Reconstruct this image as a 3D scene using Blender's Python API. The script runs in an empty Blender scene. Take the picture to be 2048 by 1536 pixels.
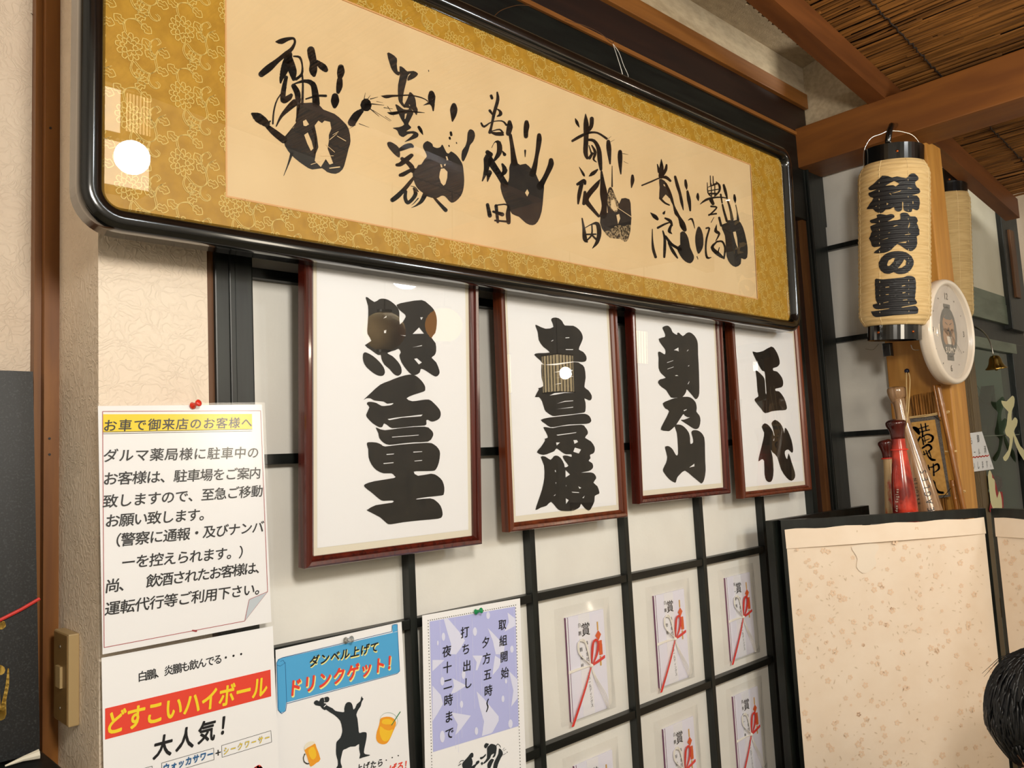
import bpy, bmesh, math, random
from mathutils import Vector, Matrix
from mathutils.geometry import tessellate_polygon
random.seed(7)
SC = bpy.context.scene
COL = SC.collection
# ------------------------------------------------------------------ camera
CA, CB, CG = -0.7591075438482712, 0.09680936688344569, 0.050978880835003015
FPX = 1629.94
CAM = Vector((0, -1.06, 1.25))
ca, sa, cb, sb, cg, sg = math.cos(CA), math.sin(CA), math.cos(CB), math.sin(CB), math.cos(CG), math.sin(CG)
MR = Matrix(((ca, -sa, 0), (sa, ca, 0), (0, 0, 1))) @ Matrix(((1, 0, 0), (0, cb, -sb), (0, sb, cb))) @ Matrix(((cg, 0, sg), (0, 1, 0), (-sg, 0, cg)))
RIGHT, FWD, UP = MR.col[0].copy(), MR.col[1].copy(), MR.col[2].copy()
cam = bpy.data.cameras.new('camera')
cam.sensor_width = 36; cam.lens = FPX / 2048 * 36; cam.clip_start = 0.02; cam.clip_end = 60
camo = bpy.data.objects.new('camera', cam); COL.objects.link(camo)
camo.matrix_world = Matrix.Translation(CAM) @ Matrix(((RIGHT.x, UP.x, -FWD.x), (RIGHT.y, UP.y, -FWD.y), (RIGHT.z, UP.z, -FWD.z))).to_4x4()
SC.camera = camo
# ------------------------------------------------------------------ world, exposure, lamps of the room, added fill lights
SC.view_settings.view_transform = 'Standard'; SC.view_settings.look = 'None'
SC.view_settings.gamma = 1; SC.view_settings.use_curve_mapping = False
SC.view_settings.exposure = -0.02
w = bpy.data.worlds.new('world'); SC.world = w; w.use_nodes = True
w.node_tree.nodes['Background'].inputs[0].default_value = (0.75, 0.85, 1.0, 1)
w.node_tree.nodes['Background'].inputs[1].default_value = 0.25
def area(name, loc, to, size, power, col, sy=None):
    l = bpy.data.lights.new(name, 'AREA'); l.energy = power; l.color = col; l.size = size
    if sy: l.shape = 'RECTANGLE'; l.size_y = sy
    o = bpy.data.objects.new(name, l); COL.objects.link(o); o.location = loc
    o.rotation_euler = (Vector(to) - Vector(loc)).to_track_quat('-Z', 'Y').to_euler(); return o
def point(name, loc, power, col, r=.08):
    l = bpy.data.lights.new(name, 'POINT'); l.energy = power; l.color = col; l.shadow_soft_size = r
    o = bpy.data.objects.new(name, l); COL.objects.link(o); o.location = loc; return o
WARM = (1.0, .74, .46); NEUT = (1.0, .9, .78); COOL = (.86, .96, 1.0)
point('near_pendant_light', (.16, -1.30, 1.68), 50, (1.0, .93, .82), .10)
point('box_lamp_light', (1.16, -2.66, 2.46), 13, (.80, .90, 1.0), .07)
point('lattice_lamp_light', (3.05, -1.85, 1.64), 8, (1.0, .86, .70), .03)
point('middle_fill_light', (1.95, -1.75, 1.88), 20, (.86, .95, 1.0), .07)  # added fill for the right half, no lamp known at this spot
area('end_wall_fill_light', (1.2, -1.6, 1.62), (2.45, -.3, 1.78), .5, 11, (1.0, .88, .70))  # added fill aimed at the end wall, has no fixture
area('entrance_lamp_light', (2.75, -.75, 2.25), (2.7, -.1, 1.7), .18, 14, (1.0, .96, .86))
# ------------------------------------------------------------------ materials
def lin(h):
    h = h.lstrip('#'); v = [int(h[i:i+2], 16) / 255 for i in (0, 2, 4)]
    return tuple(x / 12.92 if x <= .04045 else ((x + .055) / 1.055) ** 2.4 for x in v) + (1,)
def base(name, col, rough=.6, spec=.5, metal=0, coat=0):
    m = bpy.data.materials.new(name); m.use_nodes = True
    b = m.node_tree.nodes['Principled BSDF']
    b.inputs['Base Color'].default_value = lin(col); b.inputs['Roughness'].default_value = rough
    b.inputs['Specular IOR Level'].default_value = spec; b.inputs['Metallic'].default_value = metal
    b.inputs['Coat Weight'].default_value = coat; b.inputs['Coat Roughness'].default_value = .08
    return m
def N(m, t, **k):
    n = m.node_tree.nodes.new(t)
    for a, v in k.items():
        if a in n.inputs: n.inputs[a].default_value = v
        else: setattr(n, a, v)
    return n
def L(m, a, b): m.node_tree.links.new(a, b)
def noisy(name, c1, c2, scale=(8, 8, 8), rough=.6, bump=.0, bscale=None, detail=6, dist=0, lo=.35, hi=.65, **k):
    m = base(name, c1, rough, **k); b = m.node_tree.nodes['Principled BSDF']
    tc = N(m, 'ShaderNodeTexCoord'); mp = N(m, 'ShaderNodeMapping'); mp.inputs['Scale'].default_value = scale
    L(m, tc.outputs['Object'], mp.inputs[0])
    no = N(m, 'ShaderNodeTexNoise', Scale=1.0, Detail=detail, Distortion=dist); L(m, mp.outputs[0], no.inputs['Vector'])
    r = N(m, 'ShaderNodeValToRGB'); e = r.color_ramp.elements
    e[0].position = lo; e[0].color = lin(c1); e[1].position = hi; e[1].color = lin(c2)
    L(m, no.outputs[0], r.inputs[0]); L(m, r.outputs[0], b.inputs['Base Color'])
    if bump:
        bp = N(m, 'ShaderNodeBump', Strength=bump, Distance=.002); n2 = no
        if bscale:
            n2 = N(m, 'ShaderNodeTexNoise', Scale=bscale, Detail=5); L(m, tc.outputs['Object'], n2.inputs['Vector'])
        L(m, n2.outputs[0], bp.inputs['Height']); L(m, bp.outputs[0], b.inputs['Normal'])
    return m
def washi(name, c1, c2):
    m = noisy(name, c1, c2, (5, 5, 5), .85, spec=.2); b = m.node_tree.nodes['Principled BSDF']
    tc = N(m, 'ShaderNodeTexCoord'); prev = None
    no = N(m, 'ShaderNodeTexNoise', Scale=14, Detail=3); L(m, tc.outputs['Object'], no.inputs['Vector'])
    for sc_, off in ((38, 0), (62, 3.3)):
        ad = N(m, 'ShaderNodeVectorMath', operation='MULTIPLY_ADD'); ad.inputs[1].default_value = (.16, .16, .16); ad.inputs[2].default_value = (off, 0, off)
        L(m, no.outputs['Color'], ad.inputs[0])
        a2 = N(m, 'ShaderNodeVectorMath', operation='ADD'); L(m, ad.outputs[0], a2.inputs[0]); L(m, tc.outputs['Object'], a2.inputs[1])
        v = N(m, 'ShaderNodeTexVoronoi', feature='DISTANCE_TO_EDGE', Scale=sc_); L(m, a2.outputs[0], v.inputs['Vector'])
        cl = N(m, 'ShaderNodeMapRange'); cl.inputs['From Max'].default_value = .12; L(m, v.outputs['Distance'], cl.inputs[0])
        if prev is None: prev = cl
        else:
            mn = N(m, 'ShaderNodeMath', operation='MINIMUM'); L(m, prev.outputs[0], mn.inputs[0]); L(m, cl.outputs[0], mn.inputs[1]); prev = mn
    bp = N(m, 'ShaderNodeBump', Strength=.55, Distance=.0012, invert=True); L(m, prev.outputs[0], bp.inputs['Height'])
    L(m, bp.outputs[0], b.inputs['Normal'])
    return m
def wood(name, c1, c2, axis='z', rough=.35, coat=0.0, f=60, spec=.5):
    s = {'z': (f, f, 3), 'x': (3, f, f), 'y': (f, 3, f)}[axis]
    return noisy(name, c1, c2, s, rough, bump=.12, dist=.6, spec=spec, coat=coat, lo=.3, hi=.7)
def glass(name, ior=1.55, rough=.01, tint=(1, 1, 1, 1)):
    m = bpy.data.materials.new(name); m.use_nodes = True; nt = m.node_tree; nt.nodes.remove(nt.nodes['Principled BSDF'])
    lw = N(m, 'ShaderNodeLayerWeight', Blend=.5); pw = N(m, 'ShaderNodeMath', operation='POWER'); pw.inputs[1].default_value = 5; L(m, lw.outputs['Facing'], pw.inputs[0])
    f0 = 2 * ((ior - 1) / (ior + 1)) ** 2; f = N(m, 'ShaderNodeMath', operation='MULTIPLY_ADD'); f.inputs[1].default_value = 1 - f0; f.inputs[2].default_value = f0; L(m, pw.outputs[0], f.inputs[0])
    t = N(m, 'ShaderNodeBsdfTransparent', Color=tint); g = N(m, 'ShaderNodeBsdfGlossy', Roughness=rough)
    mx = N(m, 'ShaderNodeMixShader'); L(m, f.outputs[0], mx.inputs[0]); L(m, t.outputs[0], mx.inputs[1]); L(m, g.outputs[0], mx.inputs[2])
    L(m, mx.outputs[0], nt.nodes['Material Output'].inputs[0]); return m
def emit(name, col, st):
    m = bpy.data.materials.new(name); m.use_nodes = True; nt = m.node_tree; nt.nodes.remove(nt.nodes['Principled BSDF'])
    e = N(m, 'ShaderNodeEmission', Color=lin(col), Strength=st); L(m, e.outputs[0], nt.nodes['Material Output'].inputs[0]); return m
M = {}
M['shoji'] = noisy('shoji_paper', '#e4e1da', '#ebe9e2', (9, 9, 9), .8, bump=.15, bscale=160, spec=.25)
M['washi'] = washi('washi_wallpaper', '#ead8c4', '#f2e3d0')
M['plaster'] = noisy('plaster', '#b9a68a', '#cdbb9d', (30, 90, 90), .9, bump=.4, bscale=260, spec=.2)
M['cream_wall'] = noisy('cream_wall', '#d2cec6', '#dedad2', (3, 3, 3), .85, bump=.2, bscale=90, spec=.2)
M['black'] = noisy('black_stain', '#0a0d0c', '#1b201d', (80, 80, 8), .38, bump=.1, spec=.45)
M['blackx'] = noisy('black_stain_x', '#080a09', '#141815', (8, 80, 80), .4, bump=.1, spec=.4)
M['lacquer'] = noisy('black_lacquer', '#050505', '#0c0c0b', (30, 30, 30), .16, spec=.6, coat=.5)
M['red_wood'] = wood('mahogany_frame', '#3a0f08', '#5e1d10', 'z', .25, coat=.3, f=120)
M['brown_wood'] = wood('walnut_frame', '#4a1d0c', '#76371a', 'z', .3, coat=.25, f=120)
M['post_wood'] = wood('post_wood', '#a8702a', '#cc9446', 'z', .45, f=40)
M['post_red'] = wood('post_reddish', '#6a3c12', '#8e5a20', 'z', .45, f=40)
M['post_dark'] = wood('post_dark', '#4b2a10', '#6b4520', 'z', .5, f=40)
M['beam'] = wood('beam_wood', '#6e3f18', '#87521f', 'y', .5, f=26)
M['rafter'] = wood('rafter_wood', '#5f3414', '#7c481f', 'x', .5, f=26)
M['dark_board'] = wood('dark_board', '#1c0c07', '#2a140b', 'x', .5, f=40)
M['orange_trim'] = wood('trim_wood', '#7a4a1c', '#976028', 'x', .5, f=40)
M['reed'] = noisy('reed', '#4a2c10', '#a06a30', (90, 6, 90), .55, lo=.3, hi=.7)
M['reed_v'] = noisy('reed_v', '#5a3a18', '#a8743a', (160, 160, 20), .5, lo=.3, hi=.7)
M['bamboo'] = noisy('bamboo', '#7a4a18', '#a86c2a', (60, 60, 8), .3, coat=.3)
M['cord'] = base('cord', '#d9bb84', .8)
M['dcord'] = base('dark_cord', '#2a1c10', .9)
M['mat_paper'] = noisy('calligraphy_paper', '#d8bc90', '#dfc59a', (6, 6, 6), .85, spec=.1)
M['ink'] = noisy('ink', '#17130e', '#241f18', (40, 40, 40), .55, spec=.3)
M['dry_ink'] = noisy('dry_ink', '#2c261d', '#a8926f', (260, 260, 260), .7, lo=.42, hi=.6, spec=.2)
M['gold'] = noisy('gold_brocade', '#a87d1e', '#b88c28', (60, 60, 60), .5, spec=.35)
M['goldline'] = base('gold_thread', '#d8bc66', .45, .5)
M['pink_line'] = base('peach_edge', '#d8a56c', .7)
M['white'] = base('white_paper', '#f4f4f6', .75, .25)
M['cream_mat'] = base('cream_mat', '#e9e2cf', .8, .2)
M['glass'] = glass('frame_glass', 1.5)
M['film'] = glass('plastic_film', 1.42, .12)
M['lam'] = glass('laminate', 1.4, .18)
M['text'] = base('print_black', '#16161a', .5)
M['yellow'] = base('print_yellow', '#f6d726', .6)
M['redp'] = base('print_red', '#e8432f', .6)
M['blue'] = base('print_blue', '#4fa9df', .6)
M['dblue'] = base('print_blue_outline', '#1f5f96', .6)
M['pyel'] = base('print_pale_yellow', '#f7ef9a', .6)
M['lav'] = base('print_lavender', '#b8bdf0', .6)
M['lav2'] = base('print_pale_lavender', '#e0e3fb', .6)
M['thinred'] = base('print_thin_red', '#a8343a', .6)
M['greyp'] = base('print_grey', '#c5cfd8', .6)
M['beer'] = base('print_orange', '#f2a22a', .6)
M['beer2'] = base('print_light_orange', '#f8c62f', .6)
M['foam'] = base('print_foam', '#efe9d6', .6)
M['green'] = base('print_green', '#24804a', .6)
M['sil'] = base('print_silhouette', '#20272b', .6)
M['pin_red'] = base('red_plastic', '#e0301a', .25, coat=.4)
M['pin_green'] = base('green_plastic', '#149858', .2, coat=.4)
M['pin_clear'] = base('clear_plastic', '#d8d8d4', .1); M['pin_clear'].node_tree.nodes['Principled BSDF'].inputs['Transmission Weight'].default_value = .8
M['metal'] = base('steel', '#b8b4aa', .3, metal=1)
M['brass'] = base('brass', '#8a7038', .25, metal=1)
M['copper'] = base('copper_rivet', '#a8582a', .35, metal=1)
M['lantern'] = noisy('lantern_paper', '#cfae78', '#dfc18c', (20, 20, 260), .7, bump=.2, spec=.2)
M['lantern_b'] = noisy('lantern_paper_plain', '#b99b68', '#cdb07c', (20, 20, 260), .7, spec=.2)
M['rib'] = base('lantern_seam', '#e8cf9c', .7)
M['clockw'] = base('clock_white', '#e6d8c6', .3, coat=.3)
M['clockf'] = noisy('clock_face', '#c8bcb0', '#d6cabc', (10, 10, 10), .6)
M['screenp'] = noisy('floral_paper', '#efdcc6', '#f3e2ce', (14, 14, 14), .8, spec=.15)
M['flower'] = base('faded_flower_print', '#ecd0b4', .8, .15)
M['flower2'] = base('faded_leaf_print', '#e0cdb4', .8, .15)
M['screenf'] = noisy('screen_frame', '#080b09', '#161b18', (60, 60, 10), .35, bump=.1)
M['brassp'] = base('hinge_brass', '#a8956a', .3, metal=1)
M['lavpaper'] = base('envelope_paper', '#ecebfa', .7)
M['lavstripe'] = base('envelope_band', '#f0eff5', .7)
M['purple'] = base('envelope_edge', '#7a4a6c', .7)
M['redcord'] = base('red_cord', '#dc3a34', .5)
M['whitecord'] = base('white_cord', '#f3efe6', .5)
M['orange'] = base('noshi_orange', '#e0602a', .5)
M['goldp'] = base('noshi_gold', '#d9a95a', .4)
M['alu'] = noisy('ribbed_aluminium', '#6d5a3f', '#857253', (220, 220, 2), .45, metal=.3)
M['alu_green'] = noisy('green_grey_metal', '#5d6657', '#768070', (5, 20, 20), .4)
M['doorglass'] = glass('door_glass', 1.5, .01, (.55, .68, .58, 1))
M['pane_white'] = noisy('frosted_pane', '#cfc9b4', '#ddd8c6', (4, 4, 4), .5)
M['vest'] = noisy('vestibule_wall', '#7f9a80', '#93ab92', (3, 3, 3), .7)
M['dark'] = noisy('dark_cloth', '#15171a', '#22262a', (9, 9, 9), .8)
M['creamp'] = base('cream_lettering', '#e6dfae', .6)
M['redl'] = base('red_lettering', '#a3121a', .5)
M['tv'] = emit('tv_screen', '#8a9ac0', 1.0)
M['tvd'] = emit('tv_dark', '#222a3a', .6)
M['tvw'] = emit('tv_white', '#e8e8f4', 1.2)
M['tvs'] = emit('tv_skin', '#c8947a', 1.1)
M['tvy'] = emit('tv_caption', '#c8d84a', 1.1)
M['sign_gold'] = noisy('gold_card', '#b98c46', '#c99c55', (90, 90, 90), .6)
M['greyboard'] = noisy('grey_fabric', '#4e4a46', '#6a6560', (300, 300, 300), .8)
M['bat_red'] = noisy('red_bat', '#7a1a12', '#d8402a', (16, 16, 9), .18, dist=1.2, coat=.6, lo=.4, hi=.6)
M['bat_dark'] = noisy('dark_bat', '#2c0e0c', '#5a1a14', (20, 20, 9), .2, coat=.5)
M['bat_cream'] = noisy('cream_bat', '#c8a878', '#b8452c', (22, 22, 7), .2, dist=1.5, coat=.5, lo=.5, hi=.6)
M['bat_wood'] = noisy('bat_wood', '#8c6a4c', '#b08c68', (130, 130, 6), .18, coat=.8)
M['lacq_speck'] = noisy('speckled_lacquer', '#0b0c0d', '#3c3f41', (420, 420, 420), .45, lo=.52, hi=.85, coat=.0, detail=3)
M['goldleaf'] = noisy('gold_leaf', '#b08a34', '#d6b45c', (60, 60, 60), .35, metal=.5)
M['switch'] = base('switch_plastic', '#b39a6e', .4)
M['switch2'] = noisy('switch_plate', '#7d6138', '#8a6c40', (20, 20, 20), .4)
M['hair'] = noisy('black_hair', '#050506', '#16181c', (300, 300, 40), .35, bump=.4, spec=.5)
M['skin'] = noisy('skin', '#b87a50', '#c88a60', (8, 8, 8), .5)
M['shirt'] = noisy('dark_shirt', '#1c1f26', '#262a33', (9, 9, 9), .9)
M['floor'] = noisy('tatami', '#857f6c', '#979078', (200, 6, 6), .8)
M['paper_lamp'] = emit('lit_paper', '#ffdfa6', 5)
M['paper_lamp2'] = emit('lit_round_lantern', '#ffa84c', 3)
M['tube_lamp'] = emit('lit_diffuser', '#fff0d4', 7)
M['lampwood'] = base('lamp_frame', '#1c120a', .5)
# ------------------------------------------------------------------ object helpers
LOC = {}
def mk(name, V, F, mat, parent=None, label=None, cat=None, group=None, kind=None, smooth=False, loc=None):
    me = bpy.data.meshes.new(name)
    if parent is None:
        if loc is None:
            xs = [v[0] for v in V]; ys = [v[1] for v in V]; zs = [v[2] for v in V]
            loc = Vector(((min(xs) + max(xs)) / 2, (min(ys) + max(ys)) / 2, min(zs)))
        loc = Vector(loc)
    else: loc = LOC[parent.name]
    me.from_pydata([(v[0] - loc.x, v[1] - loc.y, v[2] - loc.z) for v in V], [], F)
    me.update(); me.materials.append(M[mat] if isinstance(mat, str) else mat)
    if smooth: me.polygons.foreach_set('use_smooth', [True] * len(me.polygons))
    o = bpy.data.objects.new(name, me); COL.objects.link(o)
    if parent is None: o.location = loc
    else: o.parent = parent
    LOC[o.name] = loc
    tag(o, label, cat, group, kind); return o
def tag(o, label=None, cat=None, group=None, kind=None):
    for k, v in (('label', label), ('category', cat), ('group', group), ('kind', kind)):
        if v: o[k] = v
def thing(name, loc, label=None, cat=None, group=None, kind=None):
    o = bpy.data.objects.new(name, None); COL.objects.link(o); o.location = loc; o.empty_display_size = .05
    LOC[o.name] = Vector(loc); tag(o, label, cat, group, kind); return o
def clone(o, dv, parent=None, **t):
    c = o.copy(); COL.objects.link(c); c.parent = parent
    if parent is None: c.location = o.location + Vector(dv)
    LOC[c.name] = LOC[o.name] + Vector(dv)
    for ch in list(o.children): clone(ch, dv, c)
    if t: tag(c, **t)
    return c
def join(*ms):
    V, F = [], []
    for v, f in ms:
        n = len(V); V += list(v); F += [tuple(i + n for i in q) for q in f]
    return V, F
def box(x0, x1, y0, y1, z0, z1, bev=0.0):
    if bev:
        bm = bmesh.new(); vs = [bm.verts.new((x, y, z)) for x in (x0, x1) for y in (y0, y1) for z in (z0, z1)]
        for q in ((0, 1, 3, 2), (4, 6, 7, 5), (0, 4, 5, 1), (2, 3, 7, 6), (0, 2, 6, 4), (1, 5, 7, 3)): bm.faces.new([vs[i] for i in q])
        bmesh.ops.bevel(bm, geom=bm.edges[:], offset=bev, segments=2, affect='EDGES', profile=.6)
        bm.verts.index_update(); r = ([tuple(v.co) for v in bm.verts], [tuple(v.index for v in f.verts) for f in bm.faces]); bm.free(); return r
    V = [(x, y, z) for x in (x0, x1) for y in (y0, y1) for z in (z0, z1)]
    return V, [(0, 1, 3, 2), (4, 6, 7, 5), (0, 4, 5, 1), (2, 3, 7, 6), (0, 2, 6, 4), (1, 5, 7, 3)]
def cage(P8):  # 8 corners ordered like box()
    return [tuple(p) for p in P8], [(0, 1, 3, 2), (4, 6, 7, 5), (0, 4, 5, 1), (2, 3, 7, 6), (0, 2, 6, 4), (1, 5, 7, 3)]
def tube(path, r, n=8, cap=True):
    P = [Vector(p) for p in path]; R = r if isinstance(r, (list, tuple)) else [r] * len(P)
    V, F = [], []; up = Vector((0, 0, 1))
    t0 = (P[1] - P[0]).normalized()
    if abs(t0.dot(up)) > .95: up = Vector((1, 0, 0))
    a = t0.cross(up).normalized()
    for i, p in enumerate(P):
        t = (P[min(i + 1, len(P) - 1)] - P[max(i - 1, 0)]).normalized()
        a = (a - t * a.dot(t)).normalized(); b = t.cross(a)
        for k in range(n):
            g = 2 * math.pi * k / n; V.append(tuple(p + (a * math.cos(g) + b * math.sin(g)) * R[i]))
    for i in range(len(P) - 1):
        for k in range(n): F.append((i * n + k, i * n + (k + 1) % n, (i + 1) * n + (k + 1) % n, (i + 1) * n + k))
    if cap: F.append(tuple(range(n))[::-1]); F.append(tuple((len(P) - 1) * n + k for k in range(n)))
    return V, F
def lathe(prof, o, ax=(0, 0, 1), n=40, cap=True):  # prof [(radius, height)]
    ax = Vector(ax).normalized(); a = ax.cross(Vector((.3, .9, .1))).normalized(); b = ax.cross(a); o = Vector(o)
    V, F = [], []
    for r, h in prof:
        for k in range(n):
            g = 2 * math.pi * k / n; V.append(tuple(o + ax * h + (a * math.cos(g) + b * math.sin(g)) * r))
    for i in range(len(prof) - 1):
        for k in range(n): F.append((i * n + k, i * n + (k + 1) % n, (i + 1) * n + (k + 1) % n, (i + 1) * n + k))
    if cap: F.append(tuple(range(n))[::-1]); F.append(tuple((len(prof) - 1) * n + k for k in range(n)))
    return V, F
def ray(x, y): return RIGHT * (x - 1024) + FWD * FPX + UP * (768 - y)
def at(x, y, D): return CAM + ray(x, y) * (D / FPX)
def atX(x, y, v): r = ray(x, y); return CAM + r * ((v - CAM.x) / r.x)
def atY(x, y, v): r = ray(x, y); return CAM + r * ((v - CAM.y) / r.y)
def atZ(x, y, v): r = ray(x, y); return CAM + r * ((v - CAM.z) / r.z)
class Pl:
    def __init__(s, O, u, v):
        s.O = Vector(O); s.u = Vector(u).normalized(); s.v = Vector(v).normalized(); s.n = s.u.cross(s.v).normalized()
        if s.n.dot(CAM - s.O) < 0: s.n = -s.n
    def P(s, a, b, h=0): return s.O + s.u * a + s.v * b + s.n * h
    def ab(s, x, y, h=0):
        r = ray(x, y); d = (s.O + s.n * h - CAM).dot(s.n) / r.dot(s.n); p = CAM + r * d - s.O
        return p.dot(s.u), p.dot(s.v)
def smooth2(pts, k=2, closed=True):
    n = len(pts); out = []
    rng = range(n) if closed else range(n - 1)
    for i in rng:
        g = lambda j: pts[j % n] if closed else pts[max(0, min(n - 1, j))]
        p0, p1, p2, p3 = g(i - 1), g(i), g(i + 1), g(i + 2)
        for s in range(k):
            t = s / k
            out.append(tuple(.5 * ((2 * p1[c]) + (p2[c] - p0[c]) * t + (2 * p0[c] - 5 * p1[c] + 4 * p2[c] - p3[c]) * t * t + (3 * p1[c] - p0[c] - 3 * p2[c] + p3[c]) * t ** 3) * 1.0 for c in range(len(p1))))
    if not closed: out.append(tuple(pts[-1]))
    return out
def fill(outer, holes=()):
    loops = [[Vector((p[0], p[1], 0)) for p in outer]] + [[Vector((p[0], p[1], 0)) for p in h] for h in holes]
    tri = tessellate_polygon(loops); V = [(p.x, p.y) for l in loops for p in l]
    return V, [tuple(t) for t in tri]
def on(pl, vf, h): return [tuple(pl.P(q[0], q[1], h + (q[2] if len(q) > 2 else 0))) for q in vf[0]], vf[1]
class Art:   # flat print collected on a plane, one mesh per colour
    def __init__(s, pl, h=.0006): s.pl, s.h, s.d = pl, h, {}
    g = 0; keep = False
    def add(s, mat, vf, dh=0):
        s.d.setdefault((mat, round(dh, 6), s.g), []).append(vf)
    def piece(s): Art.g += 1; return s
    def poly(s, mat, pts, holes=(), crop=(0, 0, 1), k=2, dh=0):
        if not s.keep: s.piece()
        ox, oy, sc = crop; f = lambda p: s.pl.ab(ox + p[0] / sc, oy + p[1] / sc)
        o = [f(p) for p in (smooth2(pts, k) if k > 1 else pts)]; hs = [[f(p) for p in h] for h in holes]
        s.add(mat, fill(o, hs), dh)
    def abpoly(s, mat, pts, holes=(), dh=0): s.add(mat, fill(pts, holes), dh)
    def brush(s, mat, pts, crop=(0, 0, 1), dh=0, k=3, scale=1.0):  # pts (x, y, width)
        ox, oy, sc = crop; q = smooth2(pts, k, False)
        w = [(s.pl.ab(ox + p[0] / sc, oy + p[1] / sc), s.pl.ab(ox + (p[0] + max(2, p[2]) / 2) / sc, oy + p[1] / sc), s.pl.ab(ox + p[0] / sc, oy + (p[1] + max(2, p[2]) / 2) / sc)) for p in q]
        V, F = [], []
        for c, wx, wy in w:   # a brush tip squashed by the view is round on the picture, so use an ellipse per point
            c = Vector(c); ex = (Vector(wx) - c) * scale; ey = (Vector(wy) - c) * scale
            base_ = len(V); m = 10
            for i in range(m): g = 2 * math.pi * i / m; p = c + ex * math.cos(g) + ey * math.sin(g); V.append((p.x, p.y))
            F.append(tuple(range(base_, base_ + m)))
            if base_:
                a0 = base_ - m
                d = c - Vector(pc)
                if d.length > 1e-6:
                    nn = Vector((-d.y, d.x)); i1 = max(range(m), key=lambda i: (Vector(V[base_ + i]) - c).dot(nn)); i2 = min(range(m), key=lambda i: (Vector(V[base_ + i]) - c).dot(nn))
                    j1 = max(range(m), key=lambda i: (Vector(V[a0 + i]) - Vector(pc)).dot(nn)); j2 = min(range(m), key=lambda i: (Vector(V[a0 + i]) - Vector(pc)).dot(nn))
                    F.append((base_ + i1, base_ + i2, a0 + j2, a0 + j1))
            pc = tuple(c)
        s.add(mat, (V, F), dh)
    def build(s, name, parent, labels={}, **kw):
        out = []
        for i, ((mat, dh, g_), l) in enumerate(s.d.items()):
            o = mk(name if isinstance(name, str) else name(mat), *join(*[on(s.pl, vf, s.h + dh + .000004 * (i % 50)) for vf in l]), mat, parent, **kw)
            if mat in labels: o['label'] = labels[mat]
            out.append(o)
        return out
GL = {}
def glyph(ch, bold=.0):
    k = (ch, bold)
    if k not in GL:
        c = bpy.data.curves.new('g', 'FONT'); c.body = ch; c.size = 1; c.offset = bold; c.resolution_u = 3; c.fill_mode = 'FRONT'
        o = bpy.data.objects.new('g', c); COL.objects.link(o); dg = bpy.context.evaluated_depsgraph_get(); dg.update()
        me = bpy.data.meshes.new_from_object(o.evaluated_get(dg)); V = [(v.co.x, v.co.y) for v in me.vertices]; F = [tuple(p.vertices) for p in me.polygons]
        bpy.data.objects.remove(o); bpy.data.curves.remove(c); bpy.data.meshes.remove(me)
        if V:
            xs = [v[0] for v in V]; ys = [v[1] for v in V]
        GL[k] = (V, F)
    return GL[k]
def chars(art, mat, txt, p0, p1, size, bold=.012, vert=False, shear=0, dh=0, wid=1.0, fit=False):
    """spread txt with the centres of the first and last character at p0 and p1 (plane coordinates)"""
    n = len(txt); art.piece(); bl = bold * .8
    sh_ = [(0, 0)] if bold < .006 else [(bl * math.cos(q), bl * math.sin(q)) for q in ((.5, 2.6, 4.7) if bold < .03 else (0, .9, 1.8, 2.7, 3.6, 4.5, 5.4))]
    for i, ch in enumerate(txt):
        if ch == ' ': continue
        V, F = glyph(ch, 0)
        if not V: continue
        t = i / max(1, n - 1); cx = p0[0] + (p1[0] - p0[0]) * t; cy = p0[1] + (p1[1] - p0[1]) * t
        if ord(ch) < 0x2000: ox = (min(v[0] for v in V) + max(v[0] for v in V)) / 2; oy = .36
        else: ox, oy = .5, .38
        for k_, (dx, dy) in enumerate(sh_): art.add(mat, ([(cx + ((x + dx - ox) * wid + (y - oy) * shear) * size, cy + (y + dy - oy) * size, k_ * .00003) for x, y in V], F), dh)
def quad(pl, a0, a1, b0, b1, h): return [tuple(pl.P(a, b, h)) for a, b in ((a0, b0), (a1, b0), (a1, b1), (a0, b1))], [(0, 1, 2, 3)]
# ------------------------------------------------------------------ room shell
FZ = -.1
mk('floor', *box(-1.3, 4.6, -3.4, .6, FZ - .05, FZ), 'floor', kind='structure')
wl = mk('wall_left', *box(.313, .4495, 0, .5, FZ, 2.02), 'washi', kind='structure')
mk('wall_alcove', *box(-1.3, .313, .205, .4, FZ, 2.6), 'washi', kind='structure')
mk('trim_1', *join(box(.2945, .313, .169, .5, FZ, 2.6, .0), box(.286, .2945, .185, .5, FZ, 2.6)), 'post_red', kind='structure')
mk('wall_rear', *box(-1.3, 4.6, -3.5, -3.4, FZ, 2.9), 'cream_wall', kind='structure')
mk('wall_side', *box(-1.4, -1.3, -3.5, .6, FZ, 2.9), 'cream_wall', kind='structure')
mk('wall_entrance', *box(4.6, 4.7, -3.5, .6, FZ, 2.9), 'cream_wall', kind='structure')
mk('ceiling', *box(-1.4, 4.7, -3.5, .6, 2.9, 3.0), 'cream_wall', kind='structure')
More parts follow.
